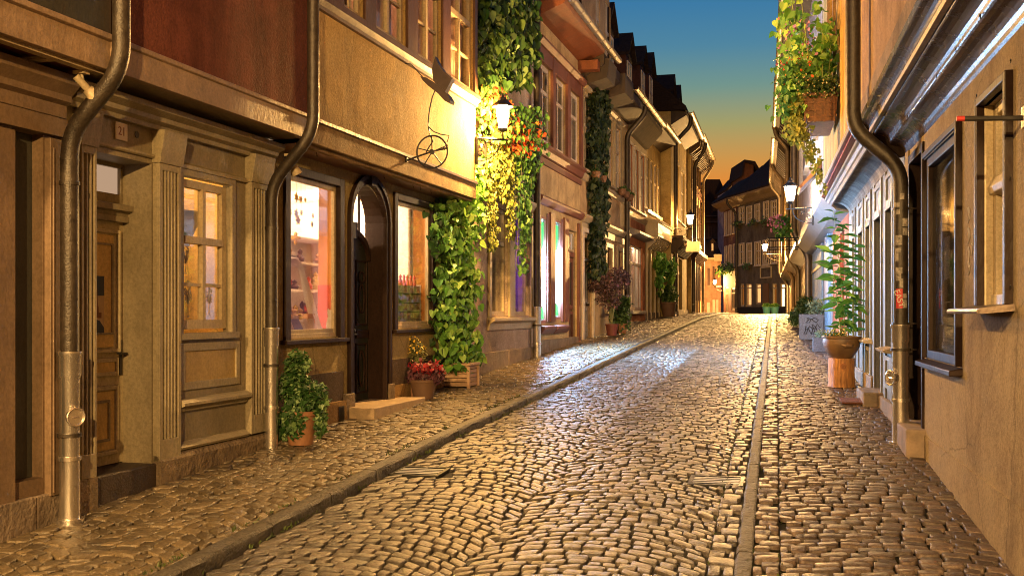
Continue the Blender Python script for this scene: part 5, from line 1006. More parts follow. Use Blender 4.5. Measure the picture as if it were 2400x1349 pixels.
# low pink building and dark roofs at the very end
FC = Fr(12.4, 86, 88, -1)        # faces the camera; s to the right
def camfr(px0, Y, a=90): X = (px0-CX)/FP*Y; return Fr(X, Y, a, -1)
FC = camfr(1618, 86); sC = lambda px: FC.S(px)
fc = thing('town_house', 'low pinkish house lit orange at the end of the street', 'house', FC.W(3, 0, 1.4)); zC = lambda py: EYE+(HY-py)/FP*86
wh = [(sC(a_), sC(b_), zC(y1), zC(y0), .15) for a_, b_, y0, y1 in ((1658, 1664, 628, 668), (1670, 1675, 624, 668), (1630, 1637, 640, 680), (1640, 1645, 637, 680), (1628, 1634, 712, 731), (1636, 1643, 712, 731), (1657, 1664, 708, 732), (1670, 1676, 702, 732), (1678, 1684, 702, 732))]
mk('wall', MB(FC).wall(-2, sC(1690), 1.0, zC(606), 0, wh), plaster('pink_far_plaster', (.52, .32, .20)), fc); shell(fc, FC, -2, sC(1690), 1.0, zC(606), 0, -5, DKG)
for h_ in wh: wnd(fc, FC, *h_[:4], -.05, WHITEP if h_[2] < 2.5 else MIDBR, 2, 1, fw=.1, trans=.6, pane=DARKGL)
m = MB(FC); m.prof([(0, zC(612)), (.3, zC(608)), (.35, zC(604)), (0, zC(602))], -2, sC(1690)); m.box(sC(1672), sC(1690), -.1, .3, zC(612), zC(596)); mk('cornice', m, CREAM, fc)
m = MB(FC); m.prof([(.3, zC(604)), (-2.5, zC(560)), (-2.5, zC(604))], -2, sC(1692)); mk('roof', m, TILE, fc)
dormer(fc, FC, sC(1671), sC(1677), zC(590), zC(566), -.8, 2, DKST, WHITEP)
FD_ = camfr(1630, 98); fe = thing('gable_house', 'big dark tiled house behind the low pinkish one', 'house', FD_.W(4, -2, 1.4)); zD = lambda py: EYE+(HY-py)/FP*98; q = lambda px: FD_.S(px)
mk('wall', MB(FD_).box(-3, q(1702), -6, 0, 1.0, zD(508)), plaster('night_brown_plaster', (.07, .045, .03)), fe)
m = MB(FD_); m.poly([(q(1605), zD(510)), (q(1708), zD(510)), (q(1708), zD(470)), (q(1686), zD(421)), (q(1652), zD(421))], -7, .25); mk('roof', m, TILE, fe)
m = MB(FD_)
for z in (zD(508), zD(522), zD(560)): m.box(-3, q(1702), .0, .35, z, z+.12)
mk('timber_beam', m, DKWOOD, fe); wnd(fe, FD_, q(1660), q(1668), zD(555), zD(530), .02, MIDBR, 2, 1, pane=DARKGL)
FE_ = camfr(1700, 92); ff = thing('gable_house', 'house with pale triangular gable peeping over the dark roof', 'house', FE_.W(0, 0, 1.4)); zE = lambda py: EYE+(HY-py)/FP*92; q = lambda px: FE_.S(px)
m = MB(FE_); m.poly([(q(1703), zE(735)), (q(1735), zE(735)), (q(1735), zE(412)), (q(1733), zE(409)), (q(1703), zE(444))], -4, 0); mk('gable_wall', m, plaster('lilac_gable', (.42, .36, .40), streak=.1), ff)
m = MB(FE_); m.poly([(q(1701), zE(443)), (q(1733), zE(406)), (q(1746), zE(430)), (q(1746), zE(440)), (q(1733), zE(412)), (q(1703), zE(448))], -5, .15); mk('roof', m, TILE, ff)
FG_ = camfr(1740, 88); fg = thing('gable_house', 'small dark gabled attic rising left of the big tiled roof', 'house', FG_.W(0, 0, 1.4)); zG = lambda py: EYE+(HY-py)/FP*88; q = lambda px: FG_.S(px)
mk('gable_wall', MB(FG_).poly([(q(1738), zG(735)), (q(1768), zG(735)), (q(1766), zG(385)), (q(1745), zG(378)), (q(1739), zG(412))], -4, 0), plaster('brown_gable', (.16, .07, .03)), fg)
mk('roof', MB(FG_).poly([(q(1736), zG(414)), (q(1743), zG(375)), (q(1768), zG(379)), (q(1780), zG(400)), (q(1768), zG(388)), (q(1745), zG(381)), (q(1740), zG(414))], -5, .3), TILE, fg)
# ================================================================== LANTERNS
zl = g(14)
lantern('big bright street lantern at the corner of the golden house among hanging vines', L.W(13.42, .44, 3.72), L.W(13.62, .74, 3.86), .42)
lantern('right hand street lantern on the wall above the blue windowed house front', R.W(21.6, .42, 3.55), R.W(21.75, .84, 3.62), .42, glow=lampglass('lantern_glow_right', (1, .58, .22), 75*LAMP*1.1))
lantern('street lantern on the yellow projecting house of the left row', L.W(34.75, .36, 4.2), L.W(35.3, .92, 4.33), .44, glow=lampglass('lantern_glow_far', (1, .52, .15), 75*LAMP*1.1))
lantern('small distant lantern in front of the dark olive house', R.W(49.5, .5, 4.15), R.W(49.2, 1.3, 4.22), .42, glow=lampglass('lantern_glow_small', (1, .56, .18), 1500*LAMP*1.1))
lantern('lowest and farthest lantern on the red brown house', FB.W(eB, .1, 3.6), FB.W(eB+.6, .5, 3.55), .45, glow=lampglass('lantern_glow_orange', (1, .50, .14), 900*LAMP*1.1))
lantern('street lantern on the left wall behind the viewer', L.W(-1.9, .4, 4.0), L.W(-1.7, .95, 4.1), .42, glow=lampglass('lantern_glow_near', (1, .59, .21), 570*LAMP*1.1))
lantern('street lantern high on the right wall behind the viewer', R.W(-5.6, .45, 4.1), R.W(-5.4, .95, 4.2), .42, glow=lampglass('lantern_glow_back', (1, .60, .21), 1150*LAMP*1.1))

# ================================================================== PLANTS
def inpoly(P, x, y):
    k = False; j = len(P)-1
    for i in range(len(P)):
        if (P[i][1] > y) != (P[j][1] > y) and x < (P[j][0]-P[i][0])*(y-P[i][1])/(P[j][1]-P[i][1])+P[i][0]: k = not k
        j = i
    return k
def on_wall(F, poly, n, nr, gaps=0.0, gs=.0):
    """points in a patch of wall given by its outline (s,z); nr = range of distance from the wall"""
    xs = [p[0] for p in poly]; ys = [p[1] for p in poly]; out = []
    while len(out) < n:
        x, y = random.uniform(min(xs), max(xs)), random.uniform(min(ys), max(ys))
        if inpoly(poly, x, y) and not (gaps and math.sin(x*gs+3*math.sin(y*gs*.7))*math.sin(y*gs*1.3+x*2) > 1-gaps*2*random.random()): out.append(F.W(x, random.uniform(*nr), y))
    return out
def wp(F, pts, n): return [(F.S(px, n), F.Z(px, py, n)) for px, py in pts]
def lump(c, r, n, shell_=.55):
    out = []
    for _ in range(n):
        v = Vector((random.gauss(0, 1), random.gauss(0, 1), random.gauss(0, 1))).normalized() * (shell_ + (1-shell_)*random.random())
        out.append((c[0]+v.x*r[0], c[1]+v.y*r[1], c[2]+v.z*r[2]))
    return out
Lup = (L.nx, L.ny, .35); DOWN = (0, 0, -1)
TERRA = mat('terracotta_pot', (.22, .10, .045), rough=.65, var=.35, scale=9, bump=.25); EARTH = mat('plant_soil', (.03, .02, .012), rough=1)
# climbing vine in the wooden box
t = thing('climbing_vine', 'bright green big leaved vine climbing from the wooden box', 'vine', L.W(13.4, .2, g(14)+.3))
pl = wp(L, [(1052, 865), (1040, 830), (1036, 720), (1040, 600), (1028, 540), (1030, 480), (1050, 460), (1092, 440), (1108, 370), (1122, 362), (1128, 400), (1118, 500), (1108, 560), (1104, 640), (1108, 700), (1110, 790), (1112, 850), (1090, 862)], .2)
P1 = on_wall(L, pl, 1250, (.07, .36), .3, 9)
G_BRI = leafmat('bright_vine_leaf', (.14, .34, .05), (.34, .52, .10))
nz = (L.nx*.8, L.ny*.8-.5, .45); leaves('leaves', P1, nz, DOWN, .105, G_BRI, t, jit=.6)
leaves('shade_tinted_leaves', on_wall(L, pl, 700, (.0, .18), .1, 6), nz, DOWN, .10, G_DARK, t, jit=.5)  # inner leaves get a darker green, shade put into their colour
m = MB(L)
for s0 in (13.25, 13.4, 13.55): m.tube([(s0+.09*math.sin(i*.9+s0*9), .16+.05*math.sin(i), g(14)+.3+i*.3) for i in range(10)], .008, 5)
mk('stem', m, WOODSTEM, t)
t = thing('wooden_planter', 'slatted light wooden planter box under the climbing vine', 'planter', L.W(13.4, .2, g(14)+.08))
m = MB(L); z0 = g(14)+.08; s0, s1, n0, n1 = 13.18, 13.62, .02, .42; SLAT = mat('light_planed_wood', (.48, .30, .17), rough=.6, var=.25, scale=6, stretch=(4, 4, 14))
for i in range(5): m.box(s0+.02, s1-.02, n0+.02, n1-.02, z0+.01+i*.056, z0+.058+i*.056)
for x in (s0, s1-.04):
    for y in (n0, n1-.04): m.box(x, x+.04, y, y+.04, z0-.02, z0+.27)
m.box(s0-.01, s1+.01, n0-.01, n0+.05, z0+.28, z0+.31); m.box(s0-.01, s1+.01, n1-.05, n1+.01, z0+.28, z0+.31); m.box(s0-.01, s0+.05, n0+.05, n1-.05, z0+.28, z0+.31); m.box(s1-.05, s1+.01, n0+.05, n1-.05, z0+.28, z0+.31)
mk('slats', m, SLAT, t, bevel=.003); mk('soil', MB(L).box(s0+.03, s1-.03, n0+.03, n1-.03, z0+.2, z0+.25), EARTH, t)
# upper ivy on house D
t = thing('wall_ivy', 'dense dark green ivy mass high on the pale house right of the golden gable', 'vine', L.W(16, .1, 5))
pl = wp(L, [(1100, -60), (1205, -60), (1232, 20), (1238, 100), (1228, 170), (1216, 205), (1195, 180), (1160, 205), (1100, 210)], .2)
leaves('leaves', on_wall(L, pl, 2300, (.06, .38), .15, 5), (L.nx, L.ny-.3, .3), DOWN, .15, G_DARK, t, jit=.5)
leaves('bright_leaves', on_wall(L, pl, 380, (.25, .45)), (L.nx, L.ny-.3, .3), DOWN, .14, G_IVY, t, jit=.6)
# nasturtiums and trailing plants
t = thing('hanging_flower_box', 'overflowing flower box with orange red blooms behind the bright lantern', 'flower box', L.W(16, .1, 4.2))
mk('box', MB(L).box(14.7, 17.7, .03, .26, 4.12, 4.34), DKWOOD, t)
pl = wp(L, [(1120, 200), (1200, 240), (1252, 250), (1262, 330), (1250, 400), (1215, 395), (1190, 330), (1120, 330)], .3)
leaves('leaves', on_wall(L, pl, 750, (.15, .5), .2, 7), (L.nx, L.ny-.3, .4), DOWN, .09, G_MID, t, kind='heart')
leaves('flowers', on_wall(L, wp(L, [(1120, 205), (1165, 215), (1185, 260), (1200, 300), (1240, 290), (1258, 300), (1256, 350), (1225, 375), (1180, 350), (1130, 250)], .35), 520, (.25, .5), .45, 8), (L.nx, L.ny-.5, .3), (0, 0, .6), .075, RED, t, kind='petal', jit=.7)
def strands(name, label, F, spec, n, size, m_, cat='hanging plant', group=None, nrange=(.15, .4), jit=.5, kind='heart', stem=True, par=None):
    """spec: list of (px, ytop, ybottom, width px)"""
    t = par or thing(name, label, cat, F.W(F.S(spec[0][0], .2), .2, F.Z(spec[0][0], spec[0][1], .2)), group); P = []; mm = MB(F)
    for px, y0, y1, wd in spec:
        for _ in range(3):
            ph = random.random()*6; nn = random.uniform(*nrange); x0 = px+random.uniform(-wd, wd)*.3
            path = [(F.S(x0+wd*.25*math.sin(ph+k*.6), nn), nn+.02*math.sin(k), F.Z(x0, y0+(y1-y0)*k/9*random.uniform(.97, 1.0), nn)) for k in range(10)]
            mm.tube(path, .0035, 4)
        for _ in range(int(n*(y1-y0)/100)):
            u = random.random()**.85; nn = random.uniform(*nrange); w_ = wd*(1-.6*u)
            x = px+random.gauss(0, .38)*w_; P.append(F.W(F.S(x, nn), nn, F.Z(x, y0+(y1-y0)*u, nn)))
    if stem: mk('stem', mm, WOODSTEM, t)
    leaves('leaves', P, (F.nx, F.ny-.4, .5), DOWN, size, m_, t, jit=jit, kind=kind); return t
strands('trailing_plant', 'yellow green trailing plant hanging below the bright lantern', L, [(1153, 330, 585, 26), (1178, 335, 470, 24), (1196, 330, 560, 26), (1166, 320, 420, 40)], 260, .062, G_LIME)
strands('trailing_plant', 'dark green creeper with thin strings beside the downpipe right of the lantern', L, [(1224, 260, 640, 30), (1242, 250, 450, 22), (1236, 300, 560, 16)], 110, .085, G_MID)
# vine column on house F
t = thing('wall_ivy', 'narrow column of dark ivy climbing the light orange house', 'vine', L.W(25, .1, 2))
pl = wp(L, [(1391, 170), (1424, 165), (1424, 330), (1418, 420), (1424, 470), (1414, 560), (1420, 640), (1392, 650), (1392, 500), (1388, 400)], .15)
leaves('leaves', on_wall(L, pl, 3200, (.02, .22), .12, 4), (L.nx, L.ny-.3, .2), DOWN, .125, leafmat('deep_ivy_leaf', (.02, .04, .012), (.06, .09, .03)), t, jit=.5)
# shrubs at house F
def bush(label, c, r, n, size, m_, name='potted_shrub', pot=None, potm=TERRA, kind='ivy', extra=None, cat='potted plant', group=None, stem=True):
    t = thing(name, label, cat, (c[0], c[1], c[2]), group); z = c[2]
    ph = 0
    if pot: potplant_pot(t, (c[0], c[1], z), [(pot[0]*.72, 0), (pot[0]*.74, .015), (pot[0]*.98, pot[1]*.86), (pot[0]*1.06, pot[1]*.87), (pot[0]*1.08, pot[1]), (pot[0]*.97, pot[1]), (pot[0]*.95, pot[1]*.93)], potm); ph = pot[1]
    P = []
    for (dx, dy, dz, rx, ry, rz, k) in r: P += lump((c[0]+dx, c[1]+dy, z+ph+dz), (rx, ry, rz), int(n*k), .35)
    cc = Vector((c[0], c[1], z+ph)); P = np.array(P); nr = P-np.array(cc); nr /= np.linalg.norm(nr, axis=1, keepdims=True)+1e-6; nr += np.array([0, -.5, .5])
    leaves('leaves', P, nr, (0, 0, -.4), size, m_, t, kind=kind, jit=.6)
    if stem:
        m = MB()
        for (dx, dy, dz, rx, ry, rz, k) in r:
            for _ in range(5): m.tube([(c[0], c[1], z+ph*.8), (c[0]+dx*.5+random.uniform(-.03, .03), c[1]+dy*.5, z+ph+dz*.6), (c[0]+dx+random.uniform(-rx, rx)*.6, c[1]+dy+random.uniform(-ry, ry)*.5, z+ph+dz+rz*.5)], .006, 4, world=True)
        mk('stem', m, WOODSTEM, t)
    if extra:
        for nm, m2, k2, sz2, kd, (a0, a1) in extra:
            Q = P[RNG.integers(0, len(P), k2)]; zz = np.quantile(P[:, 2], [a0, a1]); Q = P[(P[:, 2] >= zz[0]) & (P[:, 2] <= zz[1])]; Q = Q[RNG.integers(0, len(Q), k2)] + RNG.normal(0, .02, (k2, 3)) + np.array([0, -.03, .02])
            leaves(nm, Q, (0, -.7, .6), (0, 0, .7), sz2, m2, t, kind=kd, jit=.6)
    return t
PV = lambda px, Y, z: ((px-CX)/FP*Y, Y, z)
bush('bushy variegated ivy spilling over its terracotta pot beside the downpipe', (-1.88, 9.5, g(9.5)+.074), [(-.03, 0, .42, .11, .10, .13, .5), (-.06, 0, .22, .15, .13, .16, .8), (.08, 0, .12, .17, .14, .16, .9), (-.14, .0, -.12, .14, .10, .14, .6), (.17, -.02, -.08, .06, .08, .16, .28), (-.04, -.12, -.06, .12, .06, .18, .45)], 950, .052, G_IVY, pot=(.15, .30))
bush('dark red leaved plant with bright bloom in the wooden tub left of the slatted box', (-1.06, 12.75, g(12.75)+.074), [(-.04, 0, .06, .17, .14, .12, .9), (.12, 0, .06, .14, .12, .13, .8)], 420, .065, PURP, pot=(.16, .23), potm=mat('dark_wood_tub', (.13, .07, .04), rough=.7), extra=[('crimson_leaves', CRIM, 230, .06, 'petal', (.45, 1))])
t = bush('wispy green plant with small yellow blooms behind the dark red plant', (-1.18, 12.95, g(13)+.074), [(-.02, 0, .22, .16, .1, .24, .8)], 520, .07, leafmat('olive_wisp', (.16, .17, .05), (.35, .33, .1)), pot=(.12, .28), potm=TERRA, kind='blade', extra=[('flowers', YEL, 90, .03, 'petal', (.5, 1))])
bush('purple leaved shrub leaning on the light orange house', PV(1434, 23.6, g(23.6)+.12), [(-.15, 0, .85, .38, .25, .22, 1), (.15, .1, 1.0, .3, .25, .25, .8), (-.05, 0, .55, .3, .2, .25, .5)], 900, .075, leafmat('mauve_leaf', (.10, .06, .06), (.26, .15, .15)), pot=(.14, .26), potm=mat('red_pot', (.12, .03, .02), rough=.6), kind='ivy', extra=[('pink_blooms', PURP, 160, .06, 'petal', (.3, 1))])
bush('low green shrub beside the purple leaved one', PV(1455, 24.6, g(24.6)+.12), [(0, 0, .1, .26, .2, .34, 1), (.05, 0, .45, .2, .15, .2, .4)], 800, .075, G_DARK, pot=(.16, .22), extra=[('bright_leaves', G_IVY, 120, .06, 'ivy', (.4, 1))])
# vine at house H
t = thing('climbing_vine', 'green vine arch over the doorway below the far left lantern', 'vine', L.W(33.5, .3, 3.0))
P = []
for c_, r_, k in (((32.6, .30, 3.05), (.22, .4, .35), 190), ((32.7, .25, 2.5), (.14, .3, .4), 90), ((34.1, .38, 2.9), (.26, .5, .38), 200), ((34.3, .36, 2.2), (.14, .3, .5), 130)):
    q0 = L.W(*c_); P += lump(q0, r_, k, .3)
leaves('leaves', P, (H.nx, H.ny-.5, .3), DOWN, .15, G_MID, t)
bush('dark bush in a brown barrel below the vine arch', (*L.W(33.9, .38, 0)[:2], g(34)+.1), [(0, 0, .25, .32, .3, .30, 1)], 380, .12, G_DARK, pot=(.24, .45), potm=mat('dark_wood_tub', (.13, .07, .04)))
# ---- sign boards, wheel sign
t = thing('hanging_sign', 'iron sign with a spoked wheel and a pointed hat on the golden house', 'shop sign', L.W(10.89, .42, 3.13))
def q2(px, py): return (10.89, .73+(px-1012)/200, 3.20+(355-py)/217)
m = MB(L); m.tube([(10.89, .73+.175*math.cos(i*math.pi/18), 3.20+.175*math.sin(i*math.pi/18)) for i in range(37)], .0095, 8)
for k in range(5): a_ = k*1.2566+.35; m.tube([(10.89, .73, 3.2), (10.89, .73+.17*math.cos(a_), 3.2+.17*math.sin(a_))], .006, 6)
m.tube([(10.875, .73, 3.2), (10.905, .73, 3.2)], .028, 14); mk('wheel', m, IRON, t)
m = MB(L); m.tube([q2(950, 374), q2(980, 364), q2(1012, 354), q2(1046, 348)], .010, 6); m.tube([(10.89, .42, 3.125), (10.89, .445, 3.125)], .03, 10)
m.tube([q2(*p) for p in ((1021, 205), (1012, 228), (1006, 255), (1003, 285), (1004, 300), (1008, 318), (1014, 330), (1004, 345), (998, 356))], .007, 6)
m.tube([q2(*p) for p in ((1004, 296), (1016, 308), (1032, 315), (1051, 319), (1046, 334))], .006, 6); m.tube([q2(1040, 345), q2(1034, 352)], .006, 5); m.tube([q2(1048, 340), q2(1040, 352)], .006, 5)
m.tube([q2(964, 146), q2(990, 178)], .005, 6); m.tube([(10.89, .42, 4.17), q2(964, 146)], .006, 6); mk('bracket', m, IRON, t)
def spoly(pts, th): 
    m = MB(L); vs = [q2(*p) for p in pts]; k = len(vs); m.add([(10.89-th, n, z) for _, n, z in vs] + [(10.89+th, n, z) for _, n, z in vs], [tuple(range(k)), tuple(range(2*k-1, k-1, -1))] + [(i, (i+1) % k, k+(i+1) % k, k+i) for i in range(k)]); return m
HATM = mat('dark_brown_iron', (.05, .03, .025), rough=.4, metal=.3)
mk('hat_crown', spoly([(1018, 190), (1015, 165), (1022, 134), (1030, 152), (1042, 170), (1061, 188), (1052, 205), (1043, 222), (1030, 210)], .05), HATM, t)
mk('hat_brim', spoly([(990, 180), (1005, 184), (1022, 196), (1040, 212), (1052, 226), (1059, 240), (1056, 246), (1045, 240), (1030, 222), (1008, 203), (996, 190)], .075), HATM, t)
t = thing('hanging_sign', 'blank cream board hanging below the far left lantern', 'shop sign', H.W(1.6, 0, 3.75)); m = MB(H); m.box(1.58, 1.64, .35, .82, 3.55, 3.9); mk('board', m, CREAM, t); m = MB(H); m.tube([(1.61, 0, 3.98), (1.61, .95, 3.98)], .015, 6); m.tube([(1.61, .4, 3.9), (1.61, .4, 3.98)], .008, 5); m.tube([(1.61, .78, 3.9), (1.61, .78, 3.98)], .008, 5); mk('rod', m, IRON, t)
t = thing('balcony_planter', 'iron bracket shelf with pink flowers below the right lantern', 'flower shelf', R.W(30, .5, 3.4)); m = MB(R)
for z in (3.25, 3.5): m.tube([(29.8, .42, z), (29.8, 1.25, z)], .018, 6); m.tube([(30.8, .42, z), (30.8, 1.25, z)], .018, 6); m.tube([(29.8, 1.25, z), (30.8, 1.25, z)], .018, 6)
mk('shelf_frame', m, IRON, t); P = lump(R.W(30.2, .85, 3.85), (.25, .3, .38), 260, .3); leaves('leaves', P, (-1, -.8, .3), DOWN, .10, G_MID, t); leaves('flowers', lump(R.W(30.0, 1.0, 3.9), (.25, .3, .3), 70, .4), (-1, -.8, .3), (0, 0, .6), .08, PINK, t, kind='petal')
# ---- flower box high on the right
t = thing('wicker_flower_box', 'wicker flower box on the bright orange upper wall full of tall plants', 'flower box', R.W(14.8, .6, 3.93))
WICK = mat('woven_wicker', (.20, .10, .05), rough=.7, var=.5, scale=18, bump=.6)
m = MB(R); m.prof([(.46, 3.93), (.80, 3.93), (.87, 4.30), (.42, 4.30)], 14.3, 15.5)
for i in range(4): z = 3.98+i*.09; m.prof([(.44, z), (.84+i*.015, z), (.85+i*.015, z+.02), (.44, z+.02)], 14.285, 15.515)
for n in (.46, .58, .70, .82): m.box(14.28, 14.3, n, n+.025, 3.92, 4.31)
mk('basket', m, WICK, t); mk('soil', MB(R).box(14.32, 15.48, .46, .82, 4.28, 4.31), EARTH, t)
m = MB(R); random.seed(21); tips = []
for i in range(16):
    s, n = random.uniform(14.35, 15.4), random.uniform(.5, .85); h_ = random.uniform(.7, 1.7); ln = random.uniform(-.05, .35)
    path = [(s+random.uniform(-.01, .01)*k, n+ln*(k/6)**1.4, 4.28+h_*k/6) for k in range(7)]; m.tube(path, [.011-.0012*k for k in range(7)], 5); tips += [(path[k], k) for k in range(2, 7)]
mk('stem', m, mat('pale_stem', (.25, .30, .07), rough=.5), t)
P = [R.W(p[0]+random.gauss(0, .07), p[1]+random.gauss(0, .09), p[2]+random.gauss(0, .07)) for p, k in tips for _ in range(5)]
leaves('leaves', P, (-.6, -.8, .5), (-.3, 0, -.6), .13, G_FRESH, t, jit=.6)
P = [R.W(random.uniform(14.25, 15.3), random.uniform(.45, 1.05), random.uniform(4.2, 5.0)) for _ in range(700)]
leaves('fine_foliage', P, (-.6, -.8, .5), (-.2, 0, .6), .08, G_FRESH, t, kind='blade', jit=.8)
P = [R.W(random.gauss(14.5, .15), random.gauss(.98, .10), random.uniform(4.05, 4.75)) for _ in range(620)]
leaves('nasturtium_leaves', P, (-.6, -.9, .5), DOWN, .075, G_MID, t)
P = [R.W(random.gauss(14.4, .1), random.gauss(.93, .06), random.uniform(3.72, 4.3)) for _ in range(420)]
leaves('yellow_leaves', P, (-.6, -.9, .5), DOWN, .07, G_LIME, t)
P = [R.W(random.uniform(14.2, 14.6), random.uniform(.42, .85), random.uniform(4.22, 4.5)) for _ in range(520)]
leaves('small_leaves', P, (-.3, -.9, .5), (0, 0, .3), .04, G_DARK, t); P = [R.W(random.uniform(14.15, 14.5), random.uniform(.42, .95), random.uniform(4.2, 4.52)) for _ in range(140)]
leaves('white_blooms', P, (-.3, -.9, .3), (0, 0, .5), .028, leafmat('cream_flower', (.6, .5, .2), (.8, .75, .5)), t, kind='petal')
leaves('red_blooms', [R.W(random.uniform(14.2, 14.7), random.uniform(.7, 1.15), random.uniform(4.45, 4.8)) for _ in range(60)], (-.3, -.9, .3), (0, 0, .5), .05, RED, t, kind='petal')
leaves('pink_blooms', [R.W(random.uniform(14.2, 14.9), random.uniform(.7, 1.2), random.uniform(4.7, 5.3)) for _ in range(45)], (-.3, -.9, .3), (0, 0, .5), .05, PINK, t, kind='petal')
P = []; m = MB(R)
for k in range(4):
    n0 = .78+.05*k; pth = [(14.35+.03*math.sin(i+k), n0-.018*i+.03*math.sin(i*1.1+k), 3.9-.085*i*(1-.15*k)) for i in range(11)]; m.tube(pth, .004, 4); P += [R.W(p[0]+random.gauss(0, .02), p[1]+random.gauss(0, .03), p[2]+random.gauss(0, .03)) for p in pth for _ in range(4)]
mk('tendril', m, WOODSTEM, t); leaves('tendril_leaves', P, (-.5, -.9, .4), DOWN, .055, G_LIME, t)
# ---- bowl on the stump
sx_, sy_ = 4.48, 14.5; sz_ = g(sy_)+.02
BARK = mat('orange_log', (.42, .20, .06), rough=.7, var=.6, scale=5, stretch=(3, 3, .5), bump=.8, bscale=22, bdist=.02, dark=(.10, .04, .015))
t = thing('tree_stump', 'upright sawn log carrying the round earthen bowl', 'log', (sx_, sy_, sz_)); m = MB(); k = 28
for z in (0, .06, .2, .34, .39):
    for j in range(k): a_ = 2*math.pi*j/k; r_ = .175+.008*math.sin(3*a_+1)+.005*math.sin(7*a_)+.006*math.sin(z*20+a_)+(.01 if z == 0 else 0); m.v.append((sx_+r_*math.cos(a_), sy_+r_*math.sin(a_), sz_+z))
for i in range(4):
    for j in range(k): m.f.append((i*k+j, i*k+(j+1) % k, (i+1)*k+(j+1) % k, (i+1)*k+j))
m.f.append(tuple(4*k+j for j in range(k))); mk('log', m, BARK, t, smooth=True); m = MB(); q0 = (sx_-.03, sy_-.178, sz_+.29); m.tube([(q0[0], q0[1]+.02, q0[2]), (q0[0], q0[1]-.006, q0[2])], .04, 16, world=True); m.tube([(q0[0], q0[1], q0[2]), (q0[0], q0[1]-.012, q0[2])], .022, 12, world=True); mk('knot', m, mat('log_knot', (.30, .12, .04), rough=.7, var=.6, scale=30), t)
t = thing('earthen_bowl', 'round brown earthenware bowl standing on the log', 'plant pot', (sx_, sy_, sz_+.39)); z = sz_+.39
potplant_pot(t, (sx_, sy_, z), [(.13, 0), (.14, .01), (.19, .07), (.235, .15), (.25, .22), (.245, .265), (.262, .275), (.265, .30), (.245, .305), (.235, .27)], mat('brown_earthenware', (.14, .08, .035), rough=.5, var=.3, scale=5, bump=.15), 'bowl', 36)
m = MB(); m.tube([(sx_-.07, sy_-.235, z+.19), (sx_-.03, sy_-.275, z+.175), (sx_+.04, sy_-.275, z+.175), (sx_+.08, sy_-.235, z+.19)], [.012, .026, .026, .012], 10, world=True); mk('lug_handle', m, MC['brown_earthenware'], t, smooth=True); mk('soil', MB().lathe((sx_, sy_, z+.25), [(.235, 0), (.001, .02)], 20), EARTH, t)
t = thing('tall_leafy_plant', 'tall upright green plant growing in the earthen bowl', 'plant', (sx_, sy_, z+.26)); m = MB(); P = []; NR = []; TP = []
for (dx, dy, h_, lx) in ((.05, 0, 1.75, -.16), (.11, .05, 1.6, -.10), (.15, -.02, 1.3, .0), (.0, .03, 1.2, -.14)):
    path = [(sx_+dx+lx*(k/10)**1.3, sy_+dy, z+.24+h_*k/10) for k in range(11)]; m.tube(path, [.011-.0008*k for k in range(11)], 6, world=True)
    for k in range(36):
        u = .10+.90*k/35; p = (sx_+dx+lx*u**1.3, sy_+dy, z+.24+h_*u); a_ = k*2.4
        P.append(p); TP.append((math.cos(a_), math.sin(a_)*.8, .25-.5*(1-u))); NR.append((0, -.5, 1))
mk('stem', m, mat('pale_stem', (.25, .30, .07)), t); 
P2 = [tuple(p) for p in P for _ in range(1)]
leaves('leaves', P, np.array(NR), np.array(TP), .24, leafmat('tall_plant_leaf', (.07, .22, .04), (.18, .38, .07)), t, kind='lance', jit=.15)
t = thing('low_flowers', 'low green cushion with yellow flowers at the front of the earthen bowl', 'plant', (sx_-.08, sy_-.05, z+.27))
leaves('leaves', lump((sx_-.10, sy_-.08, z+.30), (.16, .14, .09), 420, .2), (0, -.6, .8), (0, 0, .8), .045, G_IVY, t, kind='blade', jit=.7); leaves('flowers', lump((sx_-.10, sy_-.10, z+.33), (.16, .14, .09), 90, .5), (0, -.8, .5), (0, 0, .6), .024, YEL, t, kind='petal')
# ---- concrete planters further back
CONC = mat('speckled_concrete', (.13, .13, .14), rough=.85, var=.5, scale=40, bump=.5)
def sqplanter(label, X, Y, wd, h_, n):
    t = thing('concrete_planter', label, 'planter', (X, Y, g(Y)+.02), 'concrete planters on the right pavement'); z = g(Y)+.02; F = Fr(X, Y, 13, 1); m = MB(F); e = .03
    m.box(-wd/2, wd/2, -wd/2, wd/2, z, z+h_-.04); m.box(-wd/2, wd/2, -wd/2, -wd/2+e, z+h_-.04, z+h_); m.box(-wd/2, wd/2, wd/2-e, wd/2, z+h_-.04, z+h_); m.box(-wd/2, -wd/2+e, -wd/2+e, wd/2-e, z+h_-.04, z+h_); m.box(wd/2-e, wd/2, -wd/2+e, wd/2-e, z+h_-.04, z+h_)
    mk('trough', m, CONC, t); mk('soil', MB(F).box(-wd/2+e, wd/2-e, -wd/2+e, wd/2-e, z+h_-.05, z+h_-.02), EARTH, t); return t, F, z
t, F_, z = sqplanter('tall graffiti covered concrete planter by the blue windowed house', 6.72, 24.0, .50, .56, 0)
m = MB(F_); y_ = -.255
for (x, zz, sx2, sz2) in ((-.02, .42, .14, .06), (-.1, .22, .10, .12), (.06, .2, .1, .1)): m.tube([(y_-.002, x+sx2*math.cos(k*.7)*(1 if k % 2 else .6), z+zz+sz2*math.sin(k*1.3)) for k in range(11)], .007, 4)
mk('graffiti', m, IRON, t)
t2, _, z2 = sqplanter('small low concrete planter in front of the taller one', 5.9, 20.4, .28, .26, 0)
GREYG = leafmat('grey_green_leaf', (.16, .22, .12), (.30, .36, .22))
